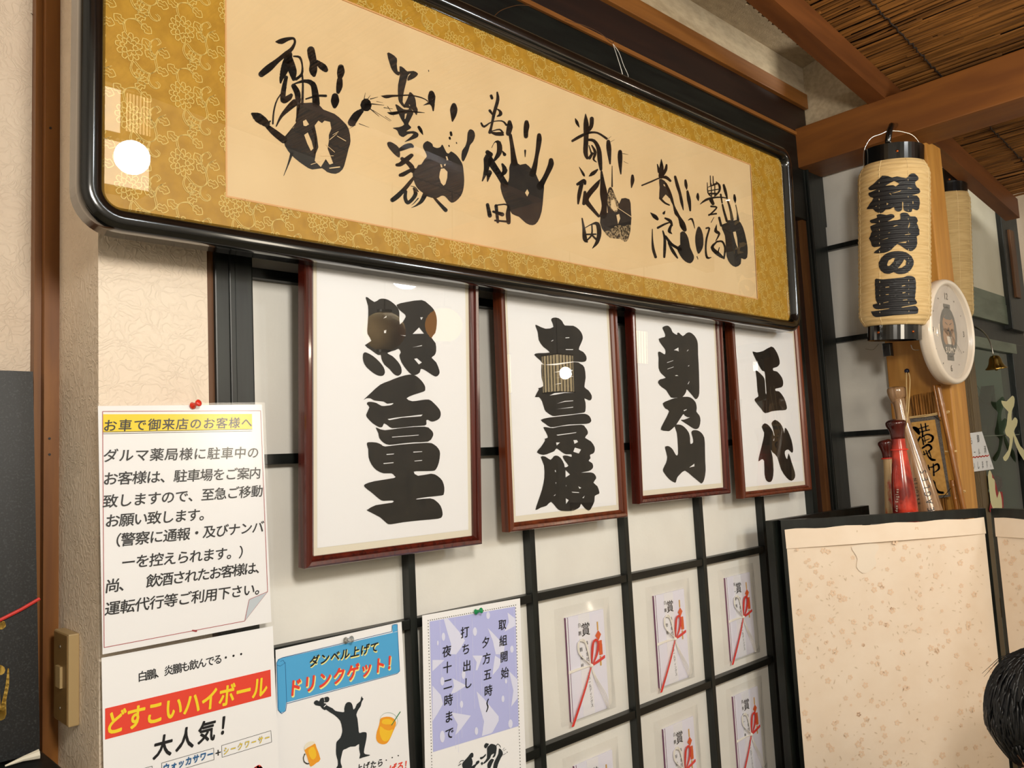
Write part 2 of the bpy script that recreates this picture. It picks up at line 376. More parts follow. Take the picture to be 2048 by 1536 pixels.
# mouldings over the sliding screens
mk('trim_2', *box(.32, 2.33, 0, .1, 1.90, 2.146, .003), 'blackx', kind='structure')
mk('trim_3', *box(.30, 2.25, -.004, .1, 2.146, 2.156), 'orange_trim', kind='structure')
mk('trim_4', *box(.30, 2.25, .0, .1, 2.156, 2.240), 'dark_board', kind='structure')
mk('trim_5', *box(.30, 2.25, -.012, .1, 2.240, 2.284, .002), 'orange_trim', kind='structure')
mk('wall_upper', *box(-1.3, 2.32, 0, .1, 2.284, 2.372), 'plaster', kind='structure')
mk('wall_cove', [(-1.3, 0, 2.372), (3.3, 0, 2.372), (3.3, -.30, 2.44), (-1.3, -.30, 2.44), (-1.3, 0, 2.39), (3.3, 0, 2.39), (3.3, -.30, 2.46), (-1.3, -.30, 2.46)], [(0, 1, 2, 3), (4, 7, 6, 5), (0, 3, 7, 4), (1, 5, 6, 2), (3, 2, 6, 7), (0, 4, 5, 1)], 'plaster', kind='structure')
mk('wall_gable', *box(2.26, 2.31, -.2, .1, 2.166, 2.40), 'plaster', kind='structure')
# ------------------------------------------------------------------ latticed sliding screen along the wall
BW, BD = .013, .018
VX = [.763 + .267 * i for i in range(-1, 6)]      # left edge of each upright
HZ = [1.002 + .2633 * i for i in range(-4, 4)]    # bottom of each cross bar
d1 = thing('door_1', (1.3, 0, FZ), kind='structure')
mk('stile', *join(box(.4585, .513, -.004, .03, FZ, 1.9, .002), box(.478, .487, -.0065, -.003, FZ, 1.9, .0015)), 'black', d1)
mk('stile', *box(2.088, 2.114, -.004, .03, FZ, 1.9, .002), 'black', d1)
mk('edge_strip', *box(.4495, .4585, .002, .03, FZ, 1.9), 'post_dark', d1)
UX = [x for x in VX if .513 < x < 2.08]
for x in UX: mk('upright_bar', *box(x, x + BW, 0, BD, FZ + .1, 1.9, .0006), 'black', d1)
for z in HZ: mk('cross_bar', *box(.513, 2.088, .0015, BD, z, z + .0145, .0006), 'blackx', d1)
ex = [.513] + UX + [2.088]; ez = HZ + [1.9]
for i in range(len(ex) - 1):
    for j in range(len(ez) - 1):
        x0 = ex[i] + (BW if i else 0); x1 = ex[i + 1]; z0 = ez[j] + .0145; z1 = ez[j + 1]
        mk('paper_pane', *box(x0 - .003, x1 + .003, BD, BD + .002, z0 - .003, z1 + .003), 'shoji', d1)
# corner: recessed jamb, brown strips, black post with a glossy edge
mk('trim_6', *join(box(2.114, 2.145, .012, .06, FZ, 2.06), box(2.186, 2.208, .006, .06, FZ, 2.06)), 'post_dark', kind='structure')
mk('trim_7', *box(2.145, 2.186, .02, .06, FZ, 2.06), 'dark_board', kind='structure')
mk('trim_8', *join(box(2.208, 2.316, -.002, .06, FZ, 2.06, .002), box(2.214, 2.222, -.01, 0, FZ, 2.06, .003)), 'black', kind='structure')
# second screen, square to the first
d2 = thing('door_2', (2.32, -.2, FZ), kind='structure')
XW = 2.316
HB = [1.277 + .2745 * i for i in range(-4, 3)]
for z in HB: mk('cross_bar', *box(XW, XW + BD, -.24, .03, z, z + .0145, .0006), 'black', d2)
for j in range(len(HB)):
    z0 = HB[j] + .0145; z1 = HB[j + 1] if j + 1 < len(HB) else 2.06
    mk('paper_pane', *box(XW + BD, XW + BD + .002, -.24, .05, z0 - .003, z1 + .003), 'shoji', d2)
# ------------------------------------------------------------------ beams, post, rafter, reed ceiling
mk('trim_9', *box(2.18, 2.316, -1.9, .035, 2.05, 2.166, .003), 'beam', kind='structure')
PX0 = 2.29; PY0 = atX(1903, 780, PX0).y; PY1 = atX(1772, 718, PX0).y
post = mk('trim_10', *box(PX0, 2.40, PY0, PY1, FZ, 2.06, .004), 'post_wood', kind='structure')
RS = -.1123
def rz(x): return 2.159 + RS * (x - 2.21)
def slab(x0, x1, y0, y1, h0, h1):
    return cage([(x, y, rz(x) + h) for x in (x0, x1) for y in (y0, y1) for h in (h0, h1)])
for i, y in enumerate((-.2325, -1.25)):
    mk('trim_%d' % (11 + i), *slab(-.2, 3.32, y - .0225, y + .0225, 0, .07), 'rafter', kind='structure')
ce = thing('ceiling_reeds', (1.8, -.8, 2.2), kind='structure')
ms = []
x = .1
while x < 3.3:
    y = -1.75
    while y < -.24:
        ln = random.uniform(.35, .9); y1 = min(-.235, y + ln); r = random.uniform(.0022, .0042); h = .074 + random.uniform(0, .006)
        dx = random.uniform(-.004, .004); a = Vector((x, y, rz(x) + h)); b = Vector((x + dx, y1, rz(x + dx) + h + random.uniform(-.003, .003)))
        ms.append(tube([a, (a + b) / 2 + Vector((random.uniform(-.002, .002), 0, random.uniform(-.002, .002))), b], r, 5)); y = y1 - .01 if y1 < -.24 else 0
    x += random.uniform(.0055, .0095)
reeds = mk('reed', *join(*ms), 'reed', ce, kind='stuff')
ms = []
for y in (-.36, -.66, -.98, -1.3, -1.6):
    pth = []; x = .1; k = 0
    while x < 3.3: pth.append((x, y + random.uniform(-.003, .003), rz(x) + .069 + (.004 if k % 2 else -.001))); x += .012; k += 1
    ms.append(tube(pth, .0022, 5))
mk('binding_cord', *join(*ms), 'dcord', ce, kind='stuff')
mk('backing_board', *slab(-.2, 3.32, -1.8, -.23, .09, .1), 'dark_board', ce)
# frayed paper along the rafter
scr = [(1845, 10)]
ms = []
for k in range(26):
    t = k / 26; px_, py_ = 1470 + (1746 - 1500) * t * 1.05 + 30, 8 + 209 * t
    p = atY(px_ + 2, py_ + 2, -.206); s_ = random.uniform(.006, .016)
    ms.append(([tuple(p), tuple(p + Vector((-s_, .004, -.2 * s_))), tuple(p + Vector((-.4 * s_, .003, s_))), tuple(p + Vector((.5 * s_, 0, .7 * s_)))], [(0, 1, 2, 3)]))
mk('torn_paper', *join(*ms), 'plaster', label='frayed scraps of torn wallpaper along the wooden rafter', cat='paper', kind='stuff')
# ------------------------------------------------------------------ framed pictures
def sweep(pl, rect, rad, prof, seg=8):
    """frame swept round a rounded rectangle; prof = (outward offset, height over the plane)"""
    a0, a1, b0, b1 = rect; path = []
    for cx, cy, g0 in ((a1 - rad, b1 - rad, 0), (a0 + rad, b1 - rad, 90), (a0 + rad, b0 + rad, 180), (a1 - rad, b0 + rad, 270)):
        for k in range(seg + 1 if rad > .001 else 1):
            g = math.radians(g0 + (90 * k / seg if rad > .001 else 45)); d = Vector((math.cos(g), math.sin(g)))
            path.append((Vector((cx, cy)) + (d * rad if rad > .001 else Vector((0, 0))), d * (1 if rad > .001 else math.sqrt(2))))
    V, F = [], []; m = len(prof); n = len(path)
    for c, d in path:
        for off, h in prof: q = c + d * off; V.append(tuple(pl.P(q.x, q.y, h)))
    for i in range(n):
        for k in range(m): F.append((i * m + k, i * m + (k + 1) % m, ((i + 1) % n) * m + (k + 1) % m, ((i + 1) % n) * m + k))
    return V, F
def sheet(pl, a0, a1, b0, b1, h0, h1):
    V = [tuple(pl.P(a, b, h)) for a in (a0, a1) for b in (b0, b1) for h in (h0, h1)]
    return V, [(0, 1, 3, 2), (4, 6, 7, 5), (0, 4, 5, 1), (2, 3, 7, 6), (0, 2, 6, 4), (1, 5, 7, 3)]
# big frame of hand prints: leans forward at the top
TB = .03
bp = Pl((0, -.09, 1.65), (1, 0, 0), (0, -TB, 1))
A0, A1, B0, B1 = .2885, 1.884, -.0875, .326
bf = thing('handprint_picture_frame', (1.09, -.09, 1.54), 'long black lacquered frame with gold brocade mount and six black hand prints', 'picture frame')
def bull(w, hb, hf, n=8):
    pr = [(-.003, hb), (-.003, hf * .35)]
    for k in range(n + 1):
        g = math.pi * (1 - k / n); pr.append((w / 2 + w / 2 * math.cos(g), hf * .55 + hf * .45 * math.sin(g)))
    pr += [(w, hb)]; return pr
mk('frame', *sweep(bp, (A0, A1, B0, B1), .022, bull(.0255, -.022, .020)), 'lacquer', bf, smooth=True)
mk('backing_board', *sheet(bp, A0 - .004, A1 + .004, B0 - .004, B1 + .004, -.012, -.002), 'dark_board', bf)
# gold mount as four strips round the paper window
p00 = bp.ab(453, 383); p10 = bp.ab(1512, 602); p11 = bp.ab(1501, 336.5); p01 = bp.ab(701, 0)
W0 = p00[0]; W1 = (p10[0] + p11[0]) / 2; Z0 = (p00[1] + p10[1]) / 2; Z1 = (p11[1] + p01[1]) / 2
mk('brocade_mount', *join(sheet(bp, A0 - .003, W0, B0 - .003, B1 + .003, 0, .002), sheet(bp, W1, A1 + .003, B0 - .003, B1 + .003, 0, .002), sheet(bp, W0, W1, B0 - .003, Z0, 0, .002), sheet(bp, W0, W1, Z1, B1 + .003, 0, .002)), 'gold', bf)
mk('paper', *sheet(bp, W0 - .001, W1 + .001, Z0 - .001, Z1 + .001, -.001, .001), 'mat_paper', bf)
e = .0022
mk('mount_edge', *join(sheet(bp, W0 - e, W0, Z0 - e, Z1 + e, .001, .0026), sheet(bp, W1, W1 + e, Z0 - e, Z1 + e, .001, .0026), sheet(bp, W0, W1, Z0 - e, Z0, .001, .0026), sheet(bp, W0, W1, Z1, Z1 + e, .001, .0026)), 'pink_line', bf)
# woven flower and vine pattern of the brocade
def ribbon(pts, wd, k=3):
    q = [Vector(p) for p in smooth2(pts, k, False)]; V, F = [], []
    for i, p in enumerate(q):
        t = q[min(i + 1, len(q) - 1)] - q[max(0, i - 1)]
        nn = Vector((-t.y, t.x)).normalized() * wd / 2 if t.length else Vector((wd / 2, 0))
        V += [tuple(p + nn), tuple(p - nn)]
    for i in range(len(q) - 1): F.append((2 * i, 2 * i + 1, 2 * i + 3, 2 * i + 2))
    return V, F
def motif():
    R = []; wd = .0011
    # chrysanthemum / peony of layered scalloped petals
    for ring, (r, n) in enumerate(((.0155, 11), (.0105, 8), (.0058, 5))):
        pts = []
        for i in range(n):
            g = 2 * math.pi * (i + .5 * (ring % 2)) / n; g2 = g + math.pi / n
            pts += [(r * .80 * math.cos(g) * .9, r * .80 * math.sin(g)), (r * 1.08 * math.cos(g2 - .13) * .9, r * 1.08 * math.sin(g2 - .13)), (r * 1.08 * math.cos(g2 + .13) * .9, r * 1.08 * math.sin(g2 + .13))]
        pts.append(pts[0]); R.append(ribbon(pts, wd, 2))
        for i in range(n):
            g = 2 * math.pi * (i + .5 * (ring % 2)) / n; R.append(ribbon([(r * .8 * math.cos(g) * .9, r * .8 * math.sin(g)), (r * .62 * math.cos(g) * .9, r * .62 * math.sin(g))], wd, 1))
    def vine(pts):
        R.append(ribbon([(x + .0009, y + .0006) for x, y in pts], .0008)); R.append(ribbon([(x - .0009, y - .0006) for x, y in pts], .0008))
    vine([(.006, -.016), (.014, -.024), (.024, -.026), (.032, -.018), (.030, -.006), (.034, .006), (.042, .012)])
    vine([(.030, -.006), (.024, .004), (.025, .014), (.032, .020), (.036, .016), (.033, .012)])
    vine([(.024, -.026), (.022, -.034), (.026, -.041), (.033, -.042), (.035, -.037), (.031, -.034)])
    vine([(.004, -.017), (.002, -.026), (.006, -.034), (.012, -.036), (.013, -.031), (.009, -.030)])
    vine([(-.004, .016), (-.006, .026), (-.002, .033), (.008, .036), (.014, .032)])
    def leaf(x, y, g, l=.014, wdt=.0055):
        c, s_ = math.cos(g), math.sin(g); T = lambda u, v: (x + u * c - v * s_, y + u * s_ + v * c)
        R.append(ribbon([T(0, 0), T(l * .2, wdt * .8), T(l * .45, wdt * .55), T(l * .6, wdt), T(l, 0), T(l * .6, -wdt), T(l * .45, -wdt * .55), T(l * .2, -wdt * .8), T(0, 0)], wd, 2)); R.append(ribbon([T(0, 0), T(l * .7, 0)], .0008, 1))
    for a in ((.032, -.018, -.2), (.030, -.006, 2.6), (.024, .004, 2.2), (.014, -.024, -1.9), (.034, .006, -.3), (.008, .036, .8), (-.006, .026, 2.5), (.022, -.034, -2.6), (.014, .032, -.6)): leaf(*a)
    return join(*R)
mv, mf = motif(); ms = []
TX, TY = .062, .0845
bands = [(A0, W0 - e, B0, B1), (W1 + e, A1, B0, B1), (W0 - e, W1 + e, B0, Z0 - e), (W0 - e, W1 + e, Z1 + e, B1)]
fx = (bp.ab(362, 192)); i0 = int((A0 - fx[0]) / TX) - 2
V3, F3 = [], []
for i in range(i0, i0 + 34):
    for j in range(-5, 6):
        ox = fx[0] + i * TX; oy = fx[1] + (j + .5 * (i % 2)) * TY
        if not any(b[0] - .05 < ox < b[1] + .05 and b[2] - .05 < oy < b[3] + .05 for b in bands): continue
        idx = {}
        for f in mf:
            cx = sum(mv[q][0] for q in f) / len(f) + ox; cy = sum(mv[q][1] for q in f) / len(f) + oy
            if any(b[0] < cx < b[1] and b[2] < cy < b[3] for b in bands):
                for q in f:
                    if q not in idx: idx[q] = len(V3); V3.append(tuple(bp.P(mv[q][0] + ox, mv[q][1] + oy, .0026)))
                F3.append(tuple(idx[q] for q in f))
mk('woven_pattern', V3, F3, 'goldline', bf, kind='stuff')
ink = Art(bp, .0013); ink.keep = True
CA_ = (480, 60, 4.043)
B = lambda cr, *S_: [ink.brush('ink', s_, cr) for s_ in S_]
B(CA_, [(288, 98, 12), (330, 95, 45), (385, 75, 30), (430, 72, 20), (440, 105, 20), (415, 155, 30), (375, 190, 40)],
  [(375, 190, 40), (300, 250, 40), (230, 310, 60), (170, 360, 50)], [(395, 200, 50), (375, 270, 75), (350, 340, 60), (330, 400, 30), (325, 430, 14)],
  [(390, 240, 70), (420, 330, 70), (430, 400, 30)], [(430, 215, 12), (480, 225, 20), (500, 290, 14), (495, 360, 22), (450, 400, 25)], [(500, 370, 16), (505, 450, 16), (500, 600, 22)],
  [(370, 385, 30), (350, 480, 40), (345, 570, 45), (385, 555, 50), (410, 530, 30)], [(370, 470, 8), (300, 560, 12), (270, 660, 14), (262, 760, 14)],
  [(440, 590, 60), (400, 625, 50), (330, 700, 25), (290, 780, 10)], [(430, 455, 40), (460, 510, 50), (465, 570, 40)], [(430, 440, 10), (520, 415, 28), (585, 440, 45), (605, 520, 55), (612, 600, 60)],
  [(690, 535, 22), (620, 535, 18), (530, 560, 12)], [(570, 165, 62), (578, 215, 66), (590, 270, 58), (588, 330, 66), (595, 368, 30)], [(620, 262, 36), (665, 300, 58), (690, 325, 40)],
  [(812, 305, 50), (812, 345, 62), (805, 385, 40)], [(803, 405, 45), (800, 460, 52), (790, 505, 30)], [(765, 540, 55), (765, 580, 68), (762, 620, 34)], [(1015, 590, 70), (1015, 610, 92), (1020, 625, 70)],
  [(980, 655, 36), (940, 690, 62), (900, 750, 66)], [(95, 680, 20), (150, 715, 80), (212, 762, 56)], [(222, 785, 36), (280, 835, 55), (350, 890, 60)], [(455, 750, 8), (400, 820, 8), (360, 870, 12)],
  [(415, 1000, 26), (385, 1090, 13), (350, 1180, 4)], [(450, 740, 10), (470, 640, 16), (480, 560, 20)], [(585, 800, 22), (608, 880, 16), (600, 1000, 12)])
for q in ([(1050, 560, 8), (1110, 545, 3)], [(1060, 600, 10), (1160, 610, 3)], [(1050, 640, 8), (1120, 700, 3)], [(1000, 560, 6), (1010, 510, 2)], [(1030, 560, 6), (1050, 530, 2)], [(1160, 630, 6), (1230, 640, 3)], [(1190, 620, 5), (1240, 700, 2)], [(1070, 650, 4), (1210, 740, 2)], [(960, 760, 6), (1040, 790, 2)], [(930, 770, 5), (880, 800, 2)], [(240, 740, 14), (225, 760, 8)], [(1170, 700, 4), (1220, 735, 2)], [(1100, 580, 4), (1150, 590, 2)]):
    ink.brush('ink', q, CA_, k=1)
ink.poly('ink', [(455, 610), (520, 592), (620, 595), (670, 645), (760, 680), (830, 740), (875, 800), (890, 900), (875, 960), (850, 1060), (825, 1130), (770, 1165), (700, 1150), (660, 1120), (580, 1130), (520, 1100), (440, 1040), (385, 980), (350, 900), (400, 820), (450, 760)],
         [[(600, 775), (630, 735), (660, 755), (680, 735), (725, 745), (735, 800), (715, 850), (715, 900), (705, 960), (750, 1080), (720, 1090), (690, 1045), (650, 1110), (600, 1060), (610, 1000), (630, 950), (620, 870), (610, 820)], [(505, 740), (530, 725), (555, 765), (530, 780), (510, 775)], [(515, 850), (545, 830), (575, 900), (590, 960), (570, 980), (540, 920)]], CA_)
for q in ([(745, 850, 3), (790, 825, 5)], [(780, 860, 4), (850, 900, 6)], [(720, 890, 6), (780, 840, 3)], [(690, 930, 3), (760, 990, 5)], [(650, 1020, 4), (750, 1020, 4)], [(570, 1090, 6), (660, 1060, 3)], [(720, 1120, 8), (800, 1110, 10)]): ink.brush('mat_paper', q, CA_, dh=.0004, k=1)
ink.piece(); b6 = (740, 90, 6.982); b7 = (750, 250, 8.086)
ink.poly('ink', [(232, 118), (290, 125), (368, 190), (368, 270), (380, 370), (412, 378), (400, 430), (350, 410), (300, 350), (270, 270)], (), b6)
ink.poly('ink', [(405, 300), (470, 330), (515, 372), (600, 365), (665, 405), (620, 460), (520, 505), (525, 445), (562, 405), (525, 425), (490, 560), (462, 680), (450, 800), (490, 860), (470, 880), (400, 800), (383, 700), (385, 560), (410, 430)], (), b6)
ink.brush('ink', [(150, 715, 6), (220, 725, 50), (300, 715, 35), (380, 712, 28), (470, 706, 22), (560, 706, 20), (680, 730, 18), (760, 760, 14), (800, 790, 14)], b6)
ink.brush('ink', [(850, 675, 70), (855, 720, 104), (855, 790, 92), (872, 850, 48), (876, 920, 20)], b6); ink.brush('ink', [(830, 810, 44), (740, 845, 6)], b6)
ink.poly('ink', [(548, 660), (600, 700), (630, 770), (640, 860), (660, 905), (645, 985), (610, 940), (560, 890), (460, 870), (480, 820), (520, 740)], [[(535, 835), (552, 840), (550, 862)]], b6)
ink.poly('ink', [(345, 835), (400, 855), (460, 900), (530, 905), (545, 880), (600, 940), (580, 1000), (545, 1070), (530, 1110), (565, 1145), (560, 1170), (500, 1210), (600, 1205), (665, 1235), (665, 1280), (620, 1310), (475, 1360), (520, 1320), (600, 1245), (520, 1250), (460, 1290), (400, 1260), (378, 1205), (345, 1180), (310, 1160), (400, 1150), (470, 1115), (440, 1060), (400, 980)], [[(480, 965), (510, 958), (490, 1030), (475, 1040)]], b6)
for q in ([(235, 945, 6), (300, 960, 45), (400, 945, 40), (500, 930, 20), (640, 940, 22), (755, 950, 6)], [(675, 1150, 40), (705, 1200, 45), (732, 1255, 10)], [(1165, 845, 66), (1163, 900, 104), (1160, 980, 80), (1145, 1065, 22)], [(1122, 1225, 34), (1128, 1260, 36)], [(1105, 1298, 30), (1110, 1315, 26)], [(1095, 1405, 16), (1099, 1420, 16)], [(1200, 1365, 14), (1203, 1378, 14)], [(810, 355, 10), (814, 375, 10)]): ink.brush('ink', q, b6)
ink.poly('ink', [(190, 290), (240, 275), (310, 310), (370, 360), (395, 430), (390, 530), (330, 500), (260, 430), (200, 350)], (), b7)
for q in ([(400, 400, 60), (480, 360, 85), (560, 335, 78), (600, 352, 46)], [(345, 650, 50), (400, 640, 70), (480, 580, 90), (570, 505, 70), (592, 495, 50)], [(430, 550, 60), (520, 610, 70), (590, 690, 80), (600, 750, 60)], [(400, 815, 55), (450, 800, 70), (560, 740, 60), (610, 720, 50)],
          [(620, 850, 40), (560, 930, 60), (460, 1050, 70), (350, 1160, 85), (275, 1215, 76)], [(490, 1080, 50), (480, 1180, 60), (520, 1260, 60), (600, 1200, 60), (650, 1110, 66), (620, 1030, 36)], [(800, 1130, 80), (740, 1240, 60), (650, 1310, 25), (580, 1340, 5)], [(950, 1180, 40), (1040, 1280, 50), (1135, 1380, 66)], [(570, 990, 10), (640, 1010, 14), (690, 1080, 20)], [(690, 1190, 20), (620, 1270, 12), (580, 1300, 4)]): ink.brush('ink', q, b7)
ink.poly('ink', [(615, 705), (660, 705), (690, 650), (740, 640), (790, 560), (830, 510), (800, 430), (770, 370), (775, 310), (840, 262), (920, 310), (930, 350), (990, 375), (1050, 360), (1075, 320), (1100, 350), (1150, 450), (1190, 460), (1225, 430), (1310, 490), (1370, 570), (1410, 650), (1425, 760), (1435, 900), (1420, 1050), (1380, 1150), (1300, 1235), (1230, 1260), (1180, 1220), (1120, 1155), (1060, 1150), (985, 1190), (840, 1160), (765, 1100), (690, 1040), (640, 960), (610, 860), (600, 780)],
         [[(1060, 710), (1110, 705), (1165, 760), (1160, 860), (1130, 960), (1100, 985), (1060, 940), (1030, 850), (1040, 770)], [(1135, 510), (1160, 510), (1180, 570), (1155, 575)], [(1045, 635), (1070, 640), (1085, 690), (1060, 690)], [(1110, 640), (1135, 630), (1130, 665), (1110, 665)]], b7)
ink.poly('ink', [(1530, 72), (1590, 100), (1610, 180), (1580, 270), (1530, 330), (1500, 430), (1440, 570), (1410, 590), (1390, 540), (1400, 420), (1450, 350), (1480, 250), (1490, 130)], (), b7)
ink.piece(); c4 = (900, 150, 4.3875)
B(c4, [(357, 185, 26), (364, 205, 26)], [(410, 155, 15), (415, 220, 30), (385, 330, 30), (362, 440, 22), (345, 505, 30)], [(345, 315, 25), (370, 350, 15)], [(405, 300, 8), (430, 315, 20), (440, 345, 32), (410, 365, 10)], [(270, 425, 16), (295, 455, 20), (360, 415, 10), (450, 405, 12), (490, 440, 20)],
  [(345, 500, 14), (395, 518, 30), (440, 520, 36), (465, 528, 12)], [(360, 495, 8), (430, 480, 14), (460, 510, 18)], [(518, 415, 34), (520, 460, 54), (508, 515, 44)], [(525, 530, 30), (540, 620, 35), (550, 700, 45), (560, 775, 60)], [(667, 415, 36), (668, 450, 50), (662, 500, 42), (662, 540, 38)], [(655, 665, 18), (655, 720, 6)],
  [(778, 530, 36), (778, 570, 46), (768, 650, 40), (755, 720, 34), (740, 800, 45), (720, 870, 60)], [(882, 750, 40), (880, 790, 52), (850, 860, 45), (820, 920, 45), (785, 980, 60)], [(330, 720, 60), (370, 790, 60), (430, 880, 55), (480, 965, 60)],
  [(362, 640, 5), (390, 590, 8), (425, 600, 40), (428, 680, 46), (385, 750, 22)], [(325, 680, 40), (350, 700, 46)], [(320, 740, 60), (315, 830, 45), (280, 930, 12)], [(340, 860, 50), (325, 935, 10)], [(455, 670, 10), (475, 700, 30)], [(455, 785, 20), (478, 840, 46), (450, 880, 26)],
  [(325, 1140, 30), (345, 1235, 38)], [(400, 1150, 30), (415, 1290, 26)], [(375, 1200, 20), (455, 1225, 36)], [(400, 1145, 12), (500, 1140, 16), (505, 1220, 42), (510, 1295, 36)], [(390, 1278, 16), (500, 1288, 20)])
ink.poly('ink', [(530, 770), (560, 755), (610, 790), (660, 780), (710, 825), (750, 870), (780, 940), (820, 950), (815, 1060), (800, 1200), (765, 1290), (720, 1320), (660, 1300), (600, 1245), (540, 1220), (490, 1130), (450, 1040), (440, 950), (495, 955), (515, 900), (515, 820)], [[(673, 1003), (690, 1035), (673, 1068), (654, 1035)]], c4)
ink.piece(); B(c4, [(1095, 385, 8), (1110, 420, 28), (1130, 460, 6)], [(1185, 345, 8), (1190, 430, 46), (1190, 560, 42), (1185, 680, 40), (1200, 730, 26)], [(1240, 385, 36), (1235, 450, 36), (1200, 500, 30)], [(1070, 580, 22), (1130, 545, 28), (1210, 510, 22), (1290, 510, 18), (1370, 560, 22)],
  [(1200, 570, 22), (1260, 580, 28), (1300, 650, 38), (1310, 740, 42), (1320, 830, 25)], [(1220, 730, 28), (1245, 690, 22)], [(1240, 620, 12), (1270, 680, 28), (1255, 740, 18), (1280, 765, 8)], [(1215, 620, 8), (1240, 700, 18)], [(1385, 585, 32), (1390, 650, 44), (1400, 780, 14)], [(1418, 800, 5), (1418, 980, 14)],
  [(1488, 675, 34), (1488, 720, 42), (1490, 800, 30), (1495, 870, 10)], [(1597, 885, 22), (1597, 930, 34), (1588, 990, 8)], [(1130, 810, 6), (1165, 870, 22), (1175, 890, 8)], [(1290, 832, 14), (1250, 865, 36), (1215, 890, 6)], [(1115, 960, 26), (1170, 930, 34), (1180, 955, 24)], [(1150, 960, 36), (1130, 1050, 36), (1120, 1130, 16)],
  [(1180, 1030, 26), (1170, 1130, 30)], [(1310, 920, 8), (1280, 970, 42), (1220, 1040, 46), (1190, 1100, 46), (1240, 1170, 34), (1300, 1240, 24)], [(1325, 850, 18), (1335, 950, 42), (1345, 1050, 66), (1350, 1150, 46), (1340, 1230, 66)],
  [(1155, 1260, 12), (1170, 1350, 26), (1180, 1440, 40), (1200, 1465, 14)], [(1170, 1350, 8), (1240, 1310, 12), (1290, 1310, 36), (1305, 1390, 40), (1285, 1470, 32), (1245, 1522, 6)], [(1190, 1400, 16), (1275, 1398, 14)], [(1240, 1310, 12), (1240, 1400, 16), (1200, 1450, 14)], [(1235, 1400, 16), (1285, 1450, 20)])
ink.poly('ink', [(1385, 1000), (1415, 990), (1440, 1050), (1480, 1130), (1500, 1085), (1570, 1092), (1583, 1180), (1583, 1320), (1520, 1330), (1460, 1320), (1390, 1370), (1350, 1380), (1312, 1300), (1330, 1210), (1380, 1210), (1370, 1120)], [[(1410, 1100), (1440, 1090), (1455, 1150), (1468, 1185), (1430, 1195), (1405, 1160)], [(1455, 1230), (1480, 1220), (1490, 1260), (1470, 1310)]], c4)
ink.poly('dry_ink', [(1350, 1378), (1390, 1365), (1460, 1318), (1520, 1328), (1583, 1318), (1560, 1440), (1530, 1465), (1490, 1440), (1400, 1430)], (), c4)
ink.poly('dry_ink', [(1385, 1030), (1410, 1010), (1440, 1060), (1475, 1140), (1460, 1200), (1430, 1200), (1400, 1170), (1375, 1120)], [[(1410, 1100), (1440, 1090), (1455, 1150), (1468, 1185), (1430, 1195), (1405, 1160)]], c4, dh=.0003)
for q in ([(1385, 560, 4), (1410, 540, 2)], [(1400, 590, 4), (1440, 570, 2)], [(1510, 690, 5), (1560, 700, 2)], [(1520, 760, 3), (1560, 780, 2)], [(1440, 1150, 4), (1590, 1250, 6)]): ink.brush('ink' if q[0][1] < 1100 else 'mat_paper', q, c4, k=1, dh=0 if q[0][1] < 1100 else .0004)
ink.piece(); d4 = (1250, 280, 5.486)
B(d4, [(393, 215, 8), (395, 300, 46), (390, 400, 56)], [(350, 270, 12), (370, 350, 36)], [(450, 275, 20), (440, 330, 36), (400, 400, 30)], [(180, 500, 16), (290, 455, 18), (370, 420, 16), (440, 410, 36), (492, 450, 26)], [(380, 640, 26), (430, 690, 22), (480, 715, 16)],
  [(440, 480, 26), (480, 570, 36), (510, 660, 32), (530, 720, 20), (556, 800, 42), (590, 850, 32), (625, 930, 66), (650, 985, 46)], [(545, 405, 28), (570, 500, 38), (600, 600, 32), (618, 690, 32), (635, 770, 8)], [(658, 445, 25), (665, 500, 34), (672, 545, 8)], [(680, 565, 25), (695, 650, 42), (705, 720, 32), (710, 775, 20)],
  [(275, 800, 8), (320, 840, 46), (350, 870, 30)], [(435, 780, 6), (420, 805, 30)], [(435, 860, 20), (490, 890, 36), (510, 940, 20)], [(355, 965, 26), (430, 925, 22), (500, 900, 12)], [(500, 940, 26), (480, 1000, 36), (510, 1030, 8)], [(410, 1000, 16), (430, 1080, 28), (430, 1200, 32), (425, 1285, 24)],
  [(440, 1060, 26), (500, 1140, 32), (560, 1180, 32), (600, 1200, 46)], [(295, 980, 8), (295, 1100, 18), (305, 1200, 32), (330, 1285, 32)], [(470, 1130, 16), (520, 1220, 36), (570, 1295, 18)], [(690, 880, 10), (730, 870, 22), (760, 970, 6)], [(785, 1280, 10), (795, 1310, 6)])
ink.poly('ink', [(370, 430), (430, 450), (470, 520), (500, 600), (510, 640), (480, 640), (440, 600), (400, 650), (370, 630), (375, 520)], [[(415, 485), (432, 490), (438, 515), (420, 505)]], d4)
ink.poly('ink', [(600, 1020), (650, 1010), (690, 1080), (710, 1180), (750, 1270), (745, 1320), (710, 1355), (650, 1330), (600, 1270), (560, 1180), (600, 1150)], (), d4)
ink.poly('ink', [(790, 960), (820, 960), (850, 1040), (855, 1150), (830, 1220), (795, 1250), (770, 1160), (765, 1060)], (), d4)
